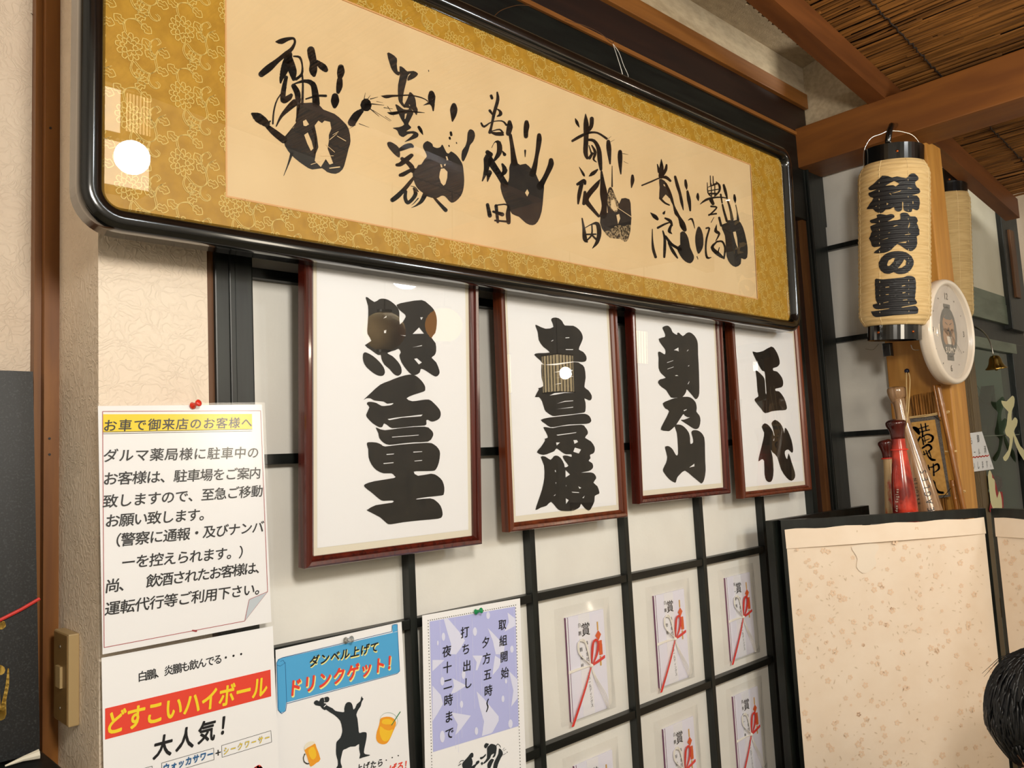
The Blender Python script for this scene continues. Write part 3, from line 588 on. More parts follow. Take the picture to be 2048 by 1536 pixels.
ink.piece(); B(d4, [(793, 592, 20), (793, 630, 34), (800, 668, 8)], [(930, 395, 10), (935, 500, 14)], [(960, 400, 10), (965, 500, 14)], [(897, 470, 8), (905, 580, 14), (940, 620, 14)], [(995, 460, 10), (1030, 500, 26), (1030, 560, 22), (990, 610, 14)], [(905, 520, 8), (1000, 480, 24)], [(910, 560, 12), (1030, 540, 12)], [(940, 480, 10), (945, 620, 12)], [(980, 480, 12), (980, 620, 12)], [(925, 590, 22), (1000, 590, 22)],
  [(820, 705, 8), (880, 660, 26), (960, 635, 22), (1050, 630, 16), (1110, 640, 12)], [(940, 660, 46), (960, 700, 36)], [(940, 730, 22), (1000, 740, 18), (960, 790, 18), (915, 828, 16)], [(915, 822, 18), (995, 810, 20)], [(970, 850, 6), (940, 905, 8)], [(1078, 495, 24), (1095, 560, 34), (1115, 640, 18)], [(1120, 660, 22), (1150, 760, 26), (1170, 870, 36)],
  [(1045, 600, 22), (1060, 690, 16)], [(1064, 710, 18), (1080, 780, 24), (1112, 890, 28)], [(1195, 605, 20), (1200, 650, 32), (1205, 695, 6)], [(1210, 715, 12), (1225, 790, 12), (1235, 880, 30)], [(1028, 855, 26), (1050, 940, 26)], [(885, 970, 18), (920, 972, 20), (890, 1080, 22), (880, 1200, 20), (895, 1290, 26), (940, 1290, 8)],
  [(1000, 930, 6), (990, 1000, 36), (1028, 1030, 26), (990, 1110, 8)], [(1010, 1110, 14), (950, 1180, 34), (1015, 1250, 46), (1068, 1290, 26)], [(1000, 1120, 16), (1060, 1115, 22), (1093, 1190, 22), (1080, 1300, 20)], [(1030, 1180, 8), (1010, 1250, 18)])
ink.poly('ink', [(1060, 930), (1110, 910), (1130, 880), (1190, 885), (1240, 880), (1290, 960), (1320, 1070), (1340, 1180), (1335, 1290), (1300, 1310), (1270, 1300), (1265, 1360), (1210, 1395), (1150, 1360), (1110, 1280), (1100, 1160), (1090, 1050), (1060, 980)], [[(1180, 1010), (1210, 1005), (1225, 1080), (1235, 1190), (1215, 1150), (1190, 1060)]], d4)
ink.build(lambda m: 'print_gap' if m == 'mat_paper' else 'hand_print_and_signature', bf)
mk('glass', *quad(bp, A0 - .002, A1 + .002, B0 - .002, B1 + .002, .0055), 'glass', bf)
# ---- four wrestler-name pictures below
def picture(name, label, x0, x1, z0, h, t, mat, hb=.04, w=.014):
    pl = Pl((0, -hb, z0), (1, 0, 0), (0, -t, 1))
    r = thing(name, ((x0 + x1) / 2, -hb, z0), label, 'picture frame', 'brush lettering pictures in a row')
    rc = (x0 + w, x1 - w, w, h - w)
    mk('frame', *sweep(pl, rc, 0, [(-.001, -.014), (-.001, .001), (.003, .0045), (.0045, .0035), (.006, .0075), (.0105, .0085), (w - .001, .006), (w, .003), (w, -.014)]), mat, r)
    mk('backing_board', *sheet(pl, x0 + w - .002, x1 - w + .002, w - .002, h - w + .002, -.010, -.004), 'dark_board', r)
    mk('mount', *sheet(pl, x0 + w - .001, x1 - w + .001, w - .001, h - w + .001, -.004, -.003), 'cream_mat', r)
    mk('paper', *sheet(pl, x0 + w + .0085, x1 - w - .0085, w + .011, h - w - .009, -.003, -.0024), 'white', r)
    a = Art(pl, -.0018)
    return r, pl, a, rc
def finish(r, pl, a, rc):
    a.build('brush_character', r)
    mk('glass', *quad(pl, rc[0] - .001, rc[1] + .001, rc[2] - .001, rc[3] + .001, .0), 'glass', r)
r, pl, a, rc = picture('name_picture', 'dark red framed brush lettering picture, largest and leftmost below the long frame', .560, .878, 1.122, .445, .05, 'red_wood')
f1 = (700, 580, 6.982)
a.poly('ink', [(230, 110), (255, 100), (350, 165), (420, 125), (480, 118), (550, 138), (630, 195), (680, 255), (700, 320), (706, 480), (790, 372), (755, 320), (710, 285), (660, 205), (800, 165), (1010, 138), (1100, 190), (1180, 270), (1218, 370), (1222, 480), (1200, 600), (1150, 665), (1205, 740), (1213, 850), (1190, 910), (1150, 945), (1215, 1010), (1260, 1130), (1250, 1180), (1210, 1208), (1150, 1180), (1060, 1120), (1000, 1100), (985, 1150), (930, 1185), (870, 1180), (800, 1110), (730, 1010), (700, 910), (720, 870), (690, 820), (640, 840), (530, 878), (600, 920), (680, 1000), (725, 1080), (728, 1160), (680, 1197), (620, 1170), (560, 1100), (490, 1040), (450, 960), (440, 905), (400, 905), (310, 840), (218, 768), (308, 708), (255, 610), (255, 500), (265, 350), (262, 220)],
       [[(475, 395), (520, 355), (520, 380)], [(990, 380), (1030, 378), (1005, 418)], [(485, 565), (518, 555), (512, 600), (485, 600)], [(885, 612), (975, 520), (1045, 608)], [(708, 625), (790, 632), (780, 642)], [(880, 800), (1015, 768), (1015, 780)], [(905, 960), (945, 950), (1015, 1010), (972, 1038)]], f1)
a.poly('ink', [(205, 875), (240, 872), (330, 920), (420, 1000), (480, 1080), (498, 1150), (470, 1195), (410, 1195), (340, 1160), (240, 1075), (195, 990), (190, 910)], (), f1)
f1 = (700, 740, 6.982)
a.poly('ink', [(200, 415), (300, 320), (430, 205), (560, 150), (700, 95), (840, 62), (930, 80), (1010, 150), (1055, 220), (1060, 270), (1040, 300), (900, 345), (800, 395), (880, 435), (1000, 420), (1110, 412), (1180, 460), (1260, 550), (1278, 620), (1255, 680), (1190, 715), (1140, 718), (1100, 695), (1075, 705), (1078, 750), (1050, 775), (900, 785), (760, 800), (600, 812), (540, 775), (485, 745), (465, 790), (420, 798), (330, 745), (255, 670), (237, 620), (280, 520), (248, 480), (255, 450), (300, 443), (380, 460), (450, 500), (520, 498), (590, 487), (615, 460), (530, 470), (480, 440), (350, 425), (300, 395), (240, 395)], [[(533, 685), (640, 665), (1025, 620), (1005, 645), (740, 665), (560, 700)]], f1)
a.poly('ink', [(370, 805), (400, 812), (500, 840), (760, 805), (1050, 790), (1130, 825), (1172, 880), (1160, 940), (1100, 1000), (900, 1010), (700, 1030), (560, 1045), (480, 1015), (420, 950), (405, 880)], [[(595, 932), (970, 903), (970, 912), (600, 942)]], f1)
f1 = (700, 860, 6.982)
a.poly('ink', [(245, 195), (270, 170), (380, 175), (450, 205), (500, 230), (700, 205), (1080, 178), (1180, 200), (1245, 260), (1268, 330), (1250, 460), (1210, 550), (1160, 572), (1000, 575), (900, 583), (960, 640), (1140, 610), (1230, 640), (1300, 710), (1328, 810), (1320, 890), (1290, 915), (1100, 935), (950, 958), (950, 970), (1130, 955), (1210, 990), (1275, 1060), (1302, 1150), (1295, 1210), (1240, 1240), (1000, 1262), (750, 1290), (580, 1318), (520, 1300), (430, 1220), (258, 1130), (260, 1110), (370, 1050), (600, 1015), (605, 985), (480, 990), (420, 965), (320, 880), (213, 795), (225, 755), (350, 715), (628, 670), (630, 640), (590, 605), (480, 605), (380, 560), (310, 480), (270, 380), (265, 270)],
       [[(518, 335), (628, 328), (620, 340), (520, 348)], [(893, 302), (1018, 297), (1018, 306), (895, 315)], [(475, 462), (620, 450), (618, 462), (480, 474)], [(908, 430), (1018, 418), (1018, 430), (915, 438)]], f1)
finish(r, pl, a, rc)
r, pl, a, rc = picture('name_picture', 'brown framed brush lettering picture, second from left with the densest five-part characters', .940, 1.253, 1.135, .44, .015, 'brown_wood')
f1 = (1040, 620, 7.68)
a.poly('ink', [(248, 240), (270, 230), (400, 285), (525, 258), (490, 150), (525, 115), (600, 122), (660, 170), (700, 235), (830, 240), (920, 300), (965, 370), (975, 440), (940, 530), (915, 605), (980, 640), (1030, 710), (1025, 780), (960, 798), (830, 790), (600, 815), (410, 838), (370, 830), (320, 770), (230, 685), (300, 660), (470, 650), (370, 565), (300, 460), (285, 340)], [[(490, 475), (520, 455), (525, 465), (495, 482)], [(708, 420), (770, 415), (768, 428), (710, 432)], [(712, 600), (830, 600), (825, 612), (715, 612)]], f1)
a.poly('ink', [(340, 850), (370, 838), (560, 845), (850, 798), (940, 825), (1000, 880), (1020, 1040), (1000, 1180), (1060, 1230), (1112, 1310), (1108, 1370), (1070, 1388), (1000, 1355), (1018, 1420), (1016, 1550), (965, 1580), (780, 1602), (600, 1622), (510, 1625), (430, 1575), (390, 1530), (350, 1400), (300, 1335), (240, 1335), (300, 1220), (290, 1200), (370, 1165), (345, 1040)],
       [[(530, 958), (620, 935), (820, 918), (820, 932), (620, 948)], [(538, 1045), (830, 1015), (830, 1022)], [(535, 1145), (640, 1120), (640, 1130)], [(465, 1312), (540, 1275), (700, 1262), (850, 1270), (700, 1272), (560, 1300)], [(575, 1438), (700, 1395), (828, 1388), (828, 1398), (700, 1408)], [(565, 1522), (828, 1485), (828, 1497)]], f1)
f1 = (1040, 820, 7.68)
a.poly('ink', [(330, 150), (460, 115), (640, 95), (780, 78), (900, 62), (1010, 58), (1075, 90), (1105, 150), (1095, 185), (1030, 212), (760, 222), (600, 250), (480, 262), (400, 210)], (), f1)
a.poly('ink', [(370, 265), (430, 265), (520, 275), (640, 250), (950, 225), (1010, 260), (1050, 320), (1050, 370), (1010, 425), (1100, 480), (1158, 570), (1155, 640), (1130, 670), (1085, 690), (1095, 740), (1065, 780), (1120, 815), (1135, 870), (1115, 910), (1060, 940), (950, 962), (1100, 958), (1160, 990), (1182, 1050), (1140, 1115), (1200, 1170), (1230, 1260), (1220, 1290), (1160, 1320), (1155, 1400), (1110, 1500), (1070, 1545), (1000, 1500), (950, 1440), (930, 1490), (870, 1530), (800, 1550), (640, 1548), (570, 1500), (490, 1410), (420, 1470), (330, 1500), (250, 1536), (290, 1400), (350, 1220), (385, 1040), (380, 850), (330, 720), (400, 715), (480, 765), (530, 710), (580, 700), (640, 740), (690, 830), (700, 880), (755, 855), (700, 780), (668, 705), (740, 700), (800, 720), (800, 680), (720, 680), (660, 650), (575, 590), (540, 630), (470, 660), (370, 690), (270, 650), (330, 570), (395, 470), (390, 440), (440, 420), (410, 340)],
       [[(570, 380), (880, 340), (870, 352), (590, 392)], [(565, 497), (628, 497), (575, 545)], [(832, 462), (885, 458), (905, 490), (848, 520)], [(855, 575), (950, 605), (915, 668), (830, 640)], [(545, 925), (560, 920), (565, 955), (550, 950)], [(710, 920), (780, 990), (712, 1035)], [(555, 1110), (570, 1112), (562, 1140)], [(715, 1155), (724, 1155), (720, 1180)], [(905, 1170), (955, 1195), (925, 1210)], [(525, 1320), (560, 1290), (550, 1315)], [(800, 1255), (920, 1262), (918, 1275), (820, 1268)], [(968, 1350), (1005, 1315), (990, 1355)], [(715, 1355), (762, 1385), (718, 1445)]], f1)
finish(r, pl, a, rc)
r, pl, a, rc = picture('name_picture', 'dark red framed brush lettering picture, third from left, lettering ending in a three-pronged character', 1.294, 1.622, 1.157, .425, .03, 'red_wood')
f1 = (1300, 640, 10.97)
a.poly('ink', [(290, 180), (310, 145), (380, 120), (430, 135), (480, 190), (515, 270), (610, 325), (610, 290), (650, 275), (735, 350), (810, 290), (880, 268), (960, 310), (1030, 400), (1065, 520), (1070, 750), (1085, 1000), (1095, 1300), (1098, 1600), (1060, 1710), (1011, 1732), (950, 1660), (841, 1536), (815, 1530), (807, 1576), (733, 1685), (600, 1700), (475, 1699), (373, 1540), (270, 1470), (190, 1370), (240, 1300), (360, 1265), (260, 1170), (205, 1050), (205, 830), (190, 720), (230, 690), (320, 745), (350, 740), (350, 650), (270, 540), (205, 410), (340, 370), (340, 290)],
       [[(540, 660), (640, 600), (648, 690), (600, 668)], [(822, 680), (855, 642), (860, 660), (830, 685)], [(385, 930), (525, 882), (525, 892), (395, 938)], [(395, 1072), (535, 1020), (535, 1032), (400, 1080)], [(560, 1215), (610, 1205), (640, 1225), (580, 1225)], [(840, 1010), (880, 985), (870, 1015)], [(840, 1405), (878, 1335), (878, 1365), (855, 1410)]], f1)
f1 = (1300, 780, 8.084)
a.poly('ink', [(218, 215), (300, 170), (400, 135), (500, 115), (620, 108), (690, 135), (750, 200), (768, 290), (762, 350), (810, 410), (828, 490), (810, 590), (775, 628), (720, 625), (650, 580), (510, 487), (560, 480), (660, 440), (620, 440), (570, 410), (545, 395), (440, 555), (400, 600), (330, 660), (280, 662), (185, 640), (230, 530), (320, 345), (260, 300)], [[(555, 325), (605, 308), (605, 320), (560, 343)], [(415, 130), (455, 118), (450, 128)]], f1)
a.poly('ink', [(410, 590), (430, 560), (510, 562), (580, 610), (640, 690), (660, 780), (665, 870), (710, 845), (700, 760), (680, 690), (700, 655), (760, 648), (830, 680), (890, 770), (900, 950), (905, 1150), (912, 1300), (890, 1440), (850, 1510), (800, 1480), (690, 1390), (578, 1305), (500, 1360), (450, 1420), (430, 1490), (400, 1492), (320, 1440), (240, 1340), (222, 1280), (270, 1180), (290, 1080), (255, 940), (270, 910), (320, 910), (380, 960), (430, 1050), (465, 1035), (460, 850), (445, 690)], [[(648, 1252), (730, 1190), (730, 1235)]], f1)
finish(r, pl, a, rc)
r, pl, a, rc = picture('name_picture', 'brown framed brush lettering picture with two characters, rightmost beside the black corner post', 1.676, 2.003, 1.142, .43, .01, 'brown_wood')
f1 = (1490, 680, 5.297)
a.poly('ink', [(90, 120), (130, 130), (200, 115), (285, 68), (330, 105), (365, 180), (375, 250), (345, 285), (305, 298), (310, 325), (350, 335), (400, 400), (412, 460), (395, 500), (330, 515), (335, 540), (370, 545), (420, 610), (450, 700), (440, 740), (370, 745), (290, 755), (220, 775), (180, 730), (112, 645), (120, 615), (150, 595), (140, 540), (130, 400), (120, 330), (135, 325), (200, 385), (218, 440), (225, 560), (235, 560), (225, 420), (215, 335), (190, 325), (150, 260), (100, 160)], (), f1)
a.poly('ink', [(185, 920), (215, 882), (260, 905), (300, 965), (312, 1010), (320, 1010), (308, 960), (300, 920), (288, 880), (325, 845), (380, 880), (412, 940), (425, 990), (430, 930), (460, 960), (500, 1060), (517, 1160), (505, 1195), (465, 1160), (430, 1180), (435, 1230), (455, 1262), (470, 1200), (500, 1290), (535, 1400), (535, 1460), (500, 1492), (450, 1460), (390, 1370), (350, 1240), (300, 1190), (282, 1165), (300, 1240), (310, 1380), (300, 1470), (275, 1505), (235, 1490), (215, 1420), (210, 1280), (180, 1265), (150, 1285), (165, 1200), (200, 1060), (210, 980)], [[(305, 1065), (318, 1035), (316, 1068)]], f1)
finish(r, pl, a, rc)
pls = Pl((0, -.045, 1.3), (1, 0, 0), (0, 0, 1))
tp = Art(pls, 0)
tp.poly('lam', [(1468, 800), (1484, 798), (1485, 842), (1470, 840)], (), k=1)
mk('clear_tape', *join(*[on(pls, vf, 0) for l_ in tp.d.values() for vf in l_]), 'lam', label='piece of clear tape on the left edge of the rightmost name picture', cat='tape')
# ------------------------------------------------------------------ notices pinned on the left
def quadsheet(pl, corners, h0, h1, bow=0.0, n=10):   # corners TL TR BR BL in pixels; optional outward bow
    c = [Vector(pl.ab(*q)) for q in corners]; V, F = [], []
    for h in (h1, h0):
        for i in range(n + 1):
            for j in range(n + 1):
                u, v = i / n, j / n; p = (c[0] * (1 - u) + c[1] * u) * (1 - v) + (c[3] * (1 - u) + c[2] * u) * v
                V.append(tuple(pl.P(p.x, p.y, h + bow * (v ** 2))))
    m = (n + 1) ** 2
    for i in range(n):
        for j in range(n):
            a = i * (n + 1) + j; F.append((a, a + 1, a + n + 2, a + n + 1)); a += m; F.append((a, a + n + 1, a + n + 2, a + 1))
    for i in range(n):
        for a, b in ((i * (n + 1), (i + 1) * (n + 1)), ((i + 1) * (n + 1) + n, i * (n + 1) + n), (i + 1, i), (n * (n + 1) + i, n * (n + 1) + i + 1)): F.append((a, b, b + m, a + m))
    return V, F
def notice(name, label, pl, corners, mat='white'):
    c = [pl.ab(*q) for q in corners]; o = pl.P((c[2][0] + c[3][0]) / 2, c[2][1])
    r = thing(name, o, label, 'notice')
    mk('sheet', *quadsheet(pl, corners, -.0004, 0, n=1), mat, r)
    return r, Art(pl, .0005)
def outline(art, mat, pts, wpx, dh=0): # thin line through pixel points
    for i in range(len(pts) - 1):
        a, b = Vector(art.pl.ab(*pts[i])), Vector(art.pl.ab(*pts[i + 1])); d = (b - a).normalized(); n = Vector((-d.y, d.x)) * wpx / 2
        art.add(mat, ([tuple(a + n), tuple(b + n), tuple(b - n), tuple(a - n)], [(0, 1, 2, 3)]), dh)
def textpx(art, mat, txt, q0, q1, size, **k): chars(art, mat, txt, art.pl.ab(*q0), art.pl.ab(*q1), size, **k)
# slightly flaring plane for sheet 1 (bottom stands away from the wall)
n1 = Pl((0, -.012, 1.35), (1, 0, 0), (0, .028, 1))
r, a = notice('parking_notice', 'laminated white notice with yellow heading band held by a red pin', n1, [(196, 812), (524, 809), (543, 1244), (205, 1309)])
mk('laminate', [tuple(n1.P(*n1.ab(*q), .0022)) for q in [(192, 808), (528, 805), (547.5, 1249), (201.5, 1315.5)]], [(0, 1, 2, 3)], 'lam', r)
outline(a, 'thinred', [(205, 823), (521, 821.5), (535, 1183), (489, 1242), (208, 1295), (205, 823)], .0007)
a.poly('greyp', [(535, 1183), (498, 1199), (489, 1242)], k=1); outline(a, 'thinred', [(535, 1183), (498, 1199), (489, 1242)], .0006, .0002)
a.poly('yellow', [(206, 828.5), (503.5, 828), (504, 859), (206, 865)], k=1)
outline(a, 'text', [(206, 864), (504, 858.5)], .0006, .0002); outline(a, 'text', [(206, 867.5), (504, 862)], .0005, .0002)
T = 'text'
textpx(a, T, 'お車で御来店のお客様へ', (220, 851), (493, 845), .0155, bold=.02, dh=.0004, shear=.12, wid=1.05)
for txt, q0, q1 in (('ダルマ薬局様に駐車中の', (221, 911), (506, 905)), ('お客様は、駐車場をご案内', (221, 957), (510, 946)), ('致しますので、至急ご移動', (221, 1002), (514, 982)),
                    ('お願い致します。', (225, 1041), (412, 1028)), ('（警察に通報・及びナンバ', (227, 1081), (516, 1054)), ('ーを控えられます。）', (257, 1124), (490, 1103)),
                    ('尚、　飲酒されたお客様は、', (225, 1171), (522, 1134)), ('運転代行等ご利用下さい。', (225, 1216), (522, 1176))):
    textpx(a, T, txt.replace('\u3000', ' '), q0, q1, .0168, bold=.02, shear=.12, wid=1.05)
a.brush('thinred', [(385, 1261, 3), (392, 1262, 4)], k=1)
a.build(lambda m: {'text': 'lettering', 'yellow': 'heading_band', 'thinred': 'border_line', 'greyp': 'folded_corner'}[m], r)
def pin(name, label, q, mat, pl):
    c = pl.ab(*q); o = pl.P(c[0], c[1], .001); ax = (pl.n + Vector((.35, 0, .25))).normalized()
    mk(name, *lathe([(.0004, -.004), (.0004, .0), (.0045, .0005), (.0048, .0015), (.003, .0035), (.0024, .008), (.0042, .0105), (.0046, .0125), (.003, .0135), (.001, .0137)], o, ax, 20), mat, label=label, cat='pin', smooth=True)
pin('push_pin', 'red push pin holding the top of the yellow-headed notice', (384, 812), 'pin_red', n1)
n2 = Pl((0, -.013, 1.05), (1, 0, 0), (0, 0, 1))
r, a = notice('drink_poster', 'white drink poster with red band and yellow lettering below the parking notice', n2, [(203, 1316), (545.5, 1252), (563, 1640), (211, 1750)])
textpx(a, T, '白鵬、炎鵬も飲んでる・・・', (285, 1352), (482, 1308), .0128, bold=.018, wid=.95)
a.poly('redp', [(210, 1417), (540.5, 1339), (542, 1392.5), (210, 1479)], k=1)
textpx(a, 'yellow', 'どすこいハイボール', (231, 1443), (519, 1374), .0285, bold=.035, dh=.0004, wid=.8, shear=.1)
textpx(a, T, '大人気！', (326, 1492), (455, 1448), .0275, bold=.035, wid=.85, shear=.12)
def boxline(art, p, wd=.0005, mat='text'): outline(art, mat, list(p) + [p[0]], wd)
boxline(a, [(443, 1491), (541.5, 1461), (543, 1484), (444, 1514.5)]); textpx(a, 'dblue', 'シークワーサー', (452, 1501), (534, 1475), .0098, bold=.045, wid=.75, shear=.1, dh=.0002); textpx(a, 'yellow', 'シークワーサー', (452, 1501), (534, 1475), .0098, bold=.02, wid=.75, shear=.1, dh=.0005)
boxline(a, [(323, 1526), (427, 1496), (428, 1519), (324, 1550)]); textpx(a, 'dblue', 'ウォッカサワー', (332, 1535), (420, 1508), .0105, bold=.05, wid=.8, shear=.1, dh=.0003)
textpx(a, T, '+', (436, 1505), (436, 1505), .014, bold=.02); textpx(a, T, '+', (312, 1542), (312, 1542), .014, bold=.02)
boxline(a, [(215, 1556), (304, 1532), (305, 1560), (216, 1588)])
a.brush('redp', [(510, 1540, 10), (518, 1534, 9), (524, 1542, 8)], k=2)
a.build(lambda m: {'text': 'lettering', 'yellow': 'lettering', 'redp': 'red_band', 'dblue': 'lettering'}[m], r)
n3 = Pl((0, -.006, 1.0), (1, 0, 0), (0, 0, 1))
r, a = notice('dumbbell_poster', 'white poster with blue scroll banner and black strongman silhouette held by a clear pin', n3, [(551, 1300), (803, 1243.5), (826, 1640), (560, 1740)])
a.poly('blue', [(556, 1318), (795, 1263), (799, 1342), (794, 1346), (572, 1405), (570, 1422), (560, 1426), (555, 1416), (553, 1325)], k=1)
outline(a, 'dblue', [(565, 1315), (783, 1263), (784, 1250), (794, 1248), (799, 1342), (794, 1347), (573, 1407), (571, 1421), (563, 1427), (556, 1420), (553, 1325), (558, 1318), (565, 1315)], .0008, .0002)
a.poly('blue', [(784, 1252), (789, 1248), (795, 1250), (795, 1262), (785, 1265)], k=1)
outline(a, 'dblue', [(570, 1324), (573, 1407)], .0006, .0002); outline(a, 'dblue', [(553, 1330), (560, 1332), (569, 1326), (566, 1320), (560, 1323)], .0005, .0003)
textpx(a, 'pyel', 'ダンベル上げて', (629, 1323), (749, 1296), .0155, bold=.07, dh=.0003, shear=.18); textpx(a, T, 'ダンベル上げて', (628, 1321.5), (748, 1294), .0155, bold=.035, dh=.0005, shear=.18)
textpx(a, 'pyel', 'ドリンクゲット！', (591, 1376), (785, 1325), .0235, bold=.085, dh=.0003, shear=.12, wid=.9); textpx(a, 'redp', 'ドリンクゲット！', (589.5, 1374), (784, 1323), .0235, bold=.045, dh=.0006, shear=.12, wid=.9)
k5 = (600, 1370, 9.255)
a.poly('sil', [(255, 340), (265, 300), (310, 280), (350, 300), (375, 250), (420, 232), (440, 238), (460, 225), (510, 215), (540, 245), (530, 300), (490, 320), (445, 318), (440, 335), (480, 345), (500, 380), (600, 430), (650, 475), (740, 495), (815, 498), (815, 440), (840, 350), (885, 315), (940, 325), (970, 380), (985, 450), (1020, 420), (1050, 350), (1110, 300), (1125, 240), (1140, 205), (1150, 235), (1172, 255), (1140, 310), (1120, 390), (1080, 450), (1040, 545), (1060, 620), (1080, 800), (1092, 885), (1150, 872), (1210, 872), (1232, 900), (1225, 1000), (1200, 1120), (1180, 1240), (1210, 1280), (1290, 1290), (1270, 1310), (1160, 1340), (1100, 1362), (1100, 1330), (1110, 1280), (1090, 1180), (1090, 1090), (1020, 1135), (930, 1140), (850, 1180), (795, 1205), (770, 1290), (750, 1390), (755, 1460), (775, 1530), (670, 1536), (695, 1490), (695, 1400), (665, 1280), (665, 1140), (675, 1050), (740, 980), (775, 880), (775, 800), (740, 660), (640, 560), (560, 510), (480, 455), (455, 465), (400, 430), (370, 390), (290, 375)], [], k5)
a.brush('white', [(440, 400, 14), (480, 362, 14)], k5, dh=.0004, k=1); a.brush('white', [(440, 245, 8), (450, 300, 8)], k5, dh=.0004, k=1)
a.poly('beer', [(1475, 660), (1500, 610), (1600, 585), (1700, 600), (1765, 660), (1770, 740), (1720, 860), (1660, 1000), (1600, 1080), (1520, 1095), (1440, 1060), (1405, 980), (1420, 860), (1460, 740)], [], k5)
a.poly('beer2', [(1480, 760), (1560, 820), (1650, 840), (1720, 820), (1660, 980), (1590, 1040), (1520, 1020), (1470, 900)], [], k5, dh=.0002)
a.poly('beer2', [(1530, 640), (1640, 625), (1720, 670), (1700, 720), (1580, 730), (1510, 700)], [], k5, dh=.0002)
a.brush('green', [(1850, 495, 16), (1690, 740, 14)], k5, dh=.0003, k=1)
g = [(1475, 660), (1490, 590), (1560, 525), (1650, 510), (1740, 545), (1795, 620), (1800, 700), (1765, 770)]
outline(a, 'green', [(600 + x / 9.255, 1370 + y / 9.255) for x, y in smooth2(g, 3, False)], .0003)
a.poly('beer', [(75, 1190), (130, 1150), (260, 1075), (300, 1150), (375, 1370), (300, 1440), (200, 1510), (165, 1450), (120, 1300)], [], k5)
a.poly('beer2', [(150, 1200), (250, 1140), (300, 1300), (240, 1380), (180, 1330)], [], k5, dh=.0002)
a.poly('foam', [(75, 1200), (85, 1110), (150, 1050), (240, 1040), (268, 1080), (130, 1160)], [], k5, dh=.0003)
a.brush('foam', [(90, 1270, 26), (60, 1340, 26), (75, 1420, 26), (130, 1455, 26), (165, 1450, 20)], k5, dh=.0001)
textpx(a, T, '上げたら', (718, 1536), (760, 1525), .0115, bold=.03, shear=.15); 
for q in ((772, 1520), (784, 1515), (796, 1511)): a.brush('text', [(q[0], q[1], 2.4), (q[0] + .3, q[1], 2.4)], k=1)
textpx(a, 'redp', 'げる！', (785, 1537), (815, 1528), .014, bold=.03, shear=.15)
a.build(lambda m: {'text': 'lettering', 'redp': 'lettering', 'pyel': 'lettering_outline', 'blue': 'scroll_banner', 'dblue': 'scroll_outline', 'sil': 'strongman_silhouette', 'beer': 'drink_drawing', 'beer2': 'drink_highlight', 'green': 'straw_drawing', 'foam': 'foam_drawing', 'white': 'silhouette_gap'}[m], r)
pin('push_pin', 'clear push pin holding the top of the blue scroll poster', (690, 1281), 'pin_clear', n3)
n4 = Pl((0, -.010, 1.0), (1, 0, 0), (0, .03, 1))
r, a = notice('hours_notice', 'white notice with lavender arrow pattern and vertical brush lettering held by a green pin', n4, [(844.5, 1231), (1040, 1196.5), (1056, 1640), (854, 1740)])
a.poly('lav', [(859, 1243), (1030, 1213), (1037, 1452), (866, 1504)], k=1)
m8 = (780, 1080, 6.827); m9 = (780, 1311, 6.827)
for cr, pts in ((m8, [(730, 1080), (790, 1075), (940, 1250), (1020, 1370), (960, 1480), (900, 1560), (820, 1560), (830, 1420), (780, 1260)]), (m8, [(1600, 990), (1705, 1070), (1710, 1170), (1560, 1250), (1620, 1120)]), (m8, [(1330, 1200), (1420, 1290), (1560, 1440), (1550, 1560), (1440, 1560), (1400, 1380)]),
                (m9, [(575, 60), (740, 60), (575, 215)]), (m9, [(575, 410), (690, 540), (720, 660), (640, 800), (575, 900)]), (m9, [(850, 310), (1040, 410), (880, 510), (830, 520), (870, 420)]), (m9, [(1180, 490), (1280, 590), (1480, 830), (1480, 890), (1400, 1040), (1380, 1060), (1250, 1100), (1280, 900), (1220, 700)]),
                (m9, [(830, 775), (1100, 820), (960, 1010), (890, 1085), (920, 940)]), (m9, [(1620, 210), (1740, 330), (1740, 580), (1650, 700), (1680, 480)]), (m9, [(1120, 0), (1260, 0), (1190, 200), (1165, 200), (1180, 90)]), (m9, [(1430, 0), (1520, 60), (1480, 170), (1395, 270), (1410, 130)])):
    a.poly('lav2', pts, [], cr, k=1, dh=.0002)
for cr, x, y, rx, ry in ((m8, 1335, 1030, 26, 50), (m8, 1155, 1250, 28, 60), (m8, 725, 1320, 24, 56), (m8, 648, 1405, 12, 34), (m8, 1660, 1490, 24, 50), (m9, 710, 350, 26, 60), (m9, 1000, 260, 26, 60), (m9, 972, 665, 22, 50), (m9, 1580, 350, 16, 32), (m9, 1538, 590, 20, 46), (m9, 710, 1105, 34, 82), (m9, 1175, 1030, 24, 54), (m9, 1640, 930, 30, 60)):
    a.poly('lav2', [(x + rx * math.cos(i * .5236), y + ry * math.sin(i * .5236)) for i in range(12)], [], cr, k=1, dh=.0003)
for x, y0, y1 in ((675, 1100, 1900), (880, 1060, 2900), (1115, 1030, 2300), (1690, 930, 1900), (930, 1600, 2700), (1220, 1600, 2600), (1590, 1850, 2550), (840, 2300, 2850)):
    p = lambda y: (780 + (x + (y - 1080) * .03) / 6.827, 1080 + y / 6.827); outline(a, 'lav2', [p(y0), p(y1)], .0005, .0002)
def dots(p0, p1, n):
    for i in range(n): t = i / (n - 1); x, y = p0[0] + (p1[0] - p0[0]) * t, p0[1] + (p1[1] - p0[1]) * t; a.poly('text', [(x - 1, y), (x, y - 1.3), (x + 1, y), (x, y + 1.3)], k=1)
dots((856, 1241), (1031, 1210), 42); dots((856, 1247), (864, 1560), 52); dots((1031, 1216), (1041, 1560), 56)
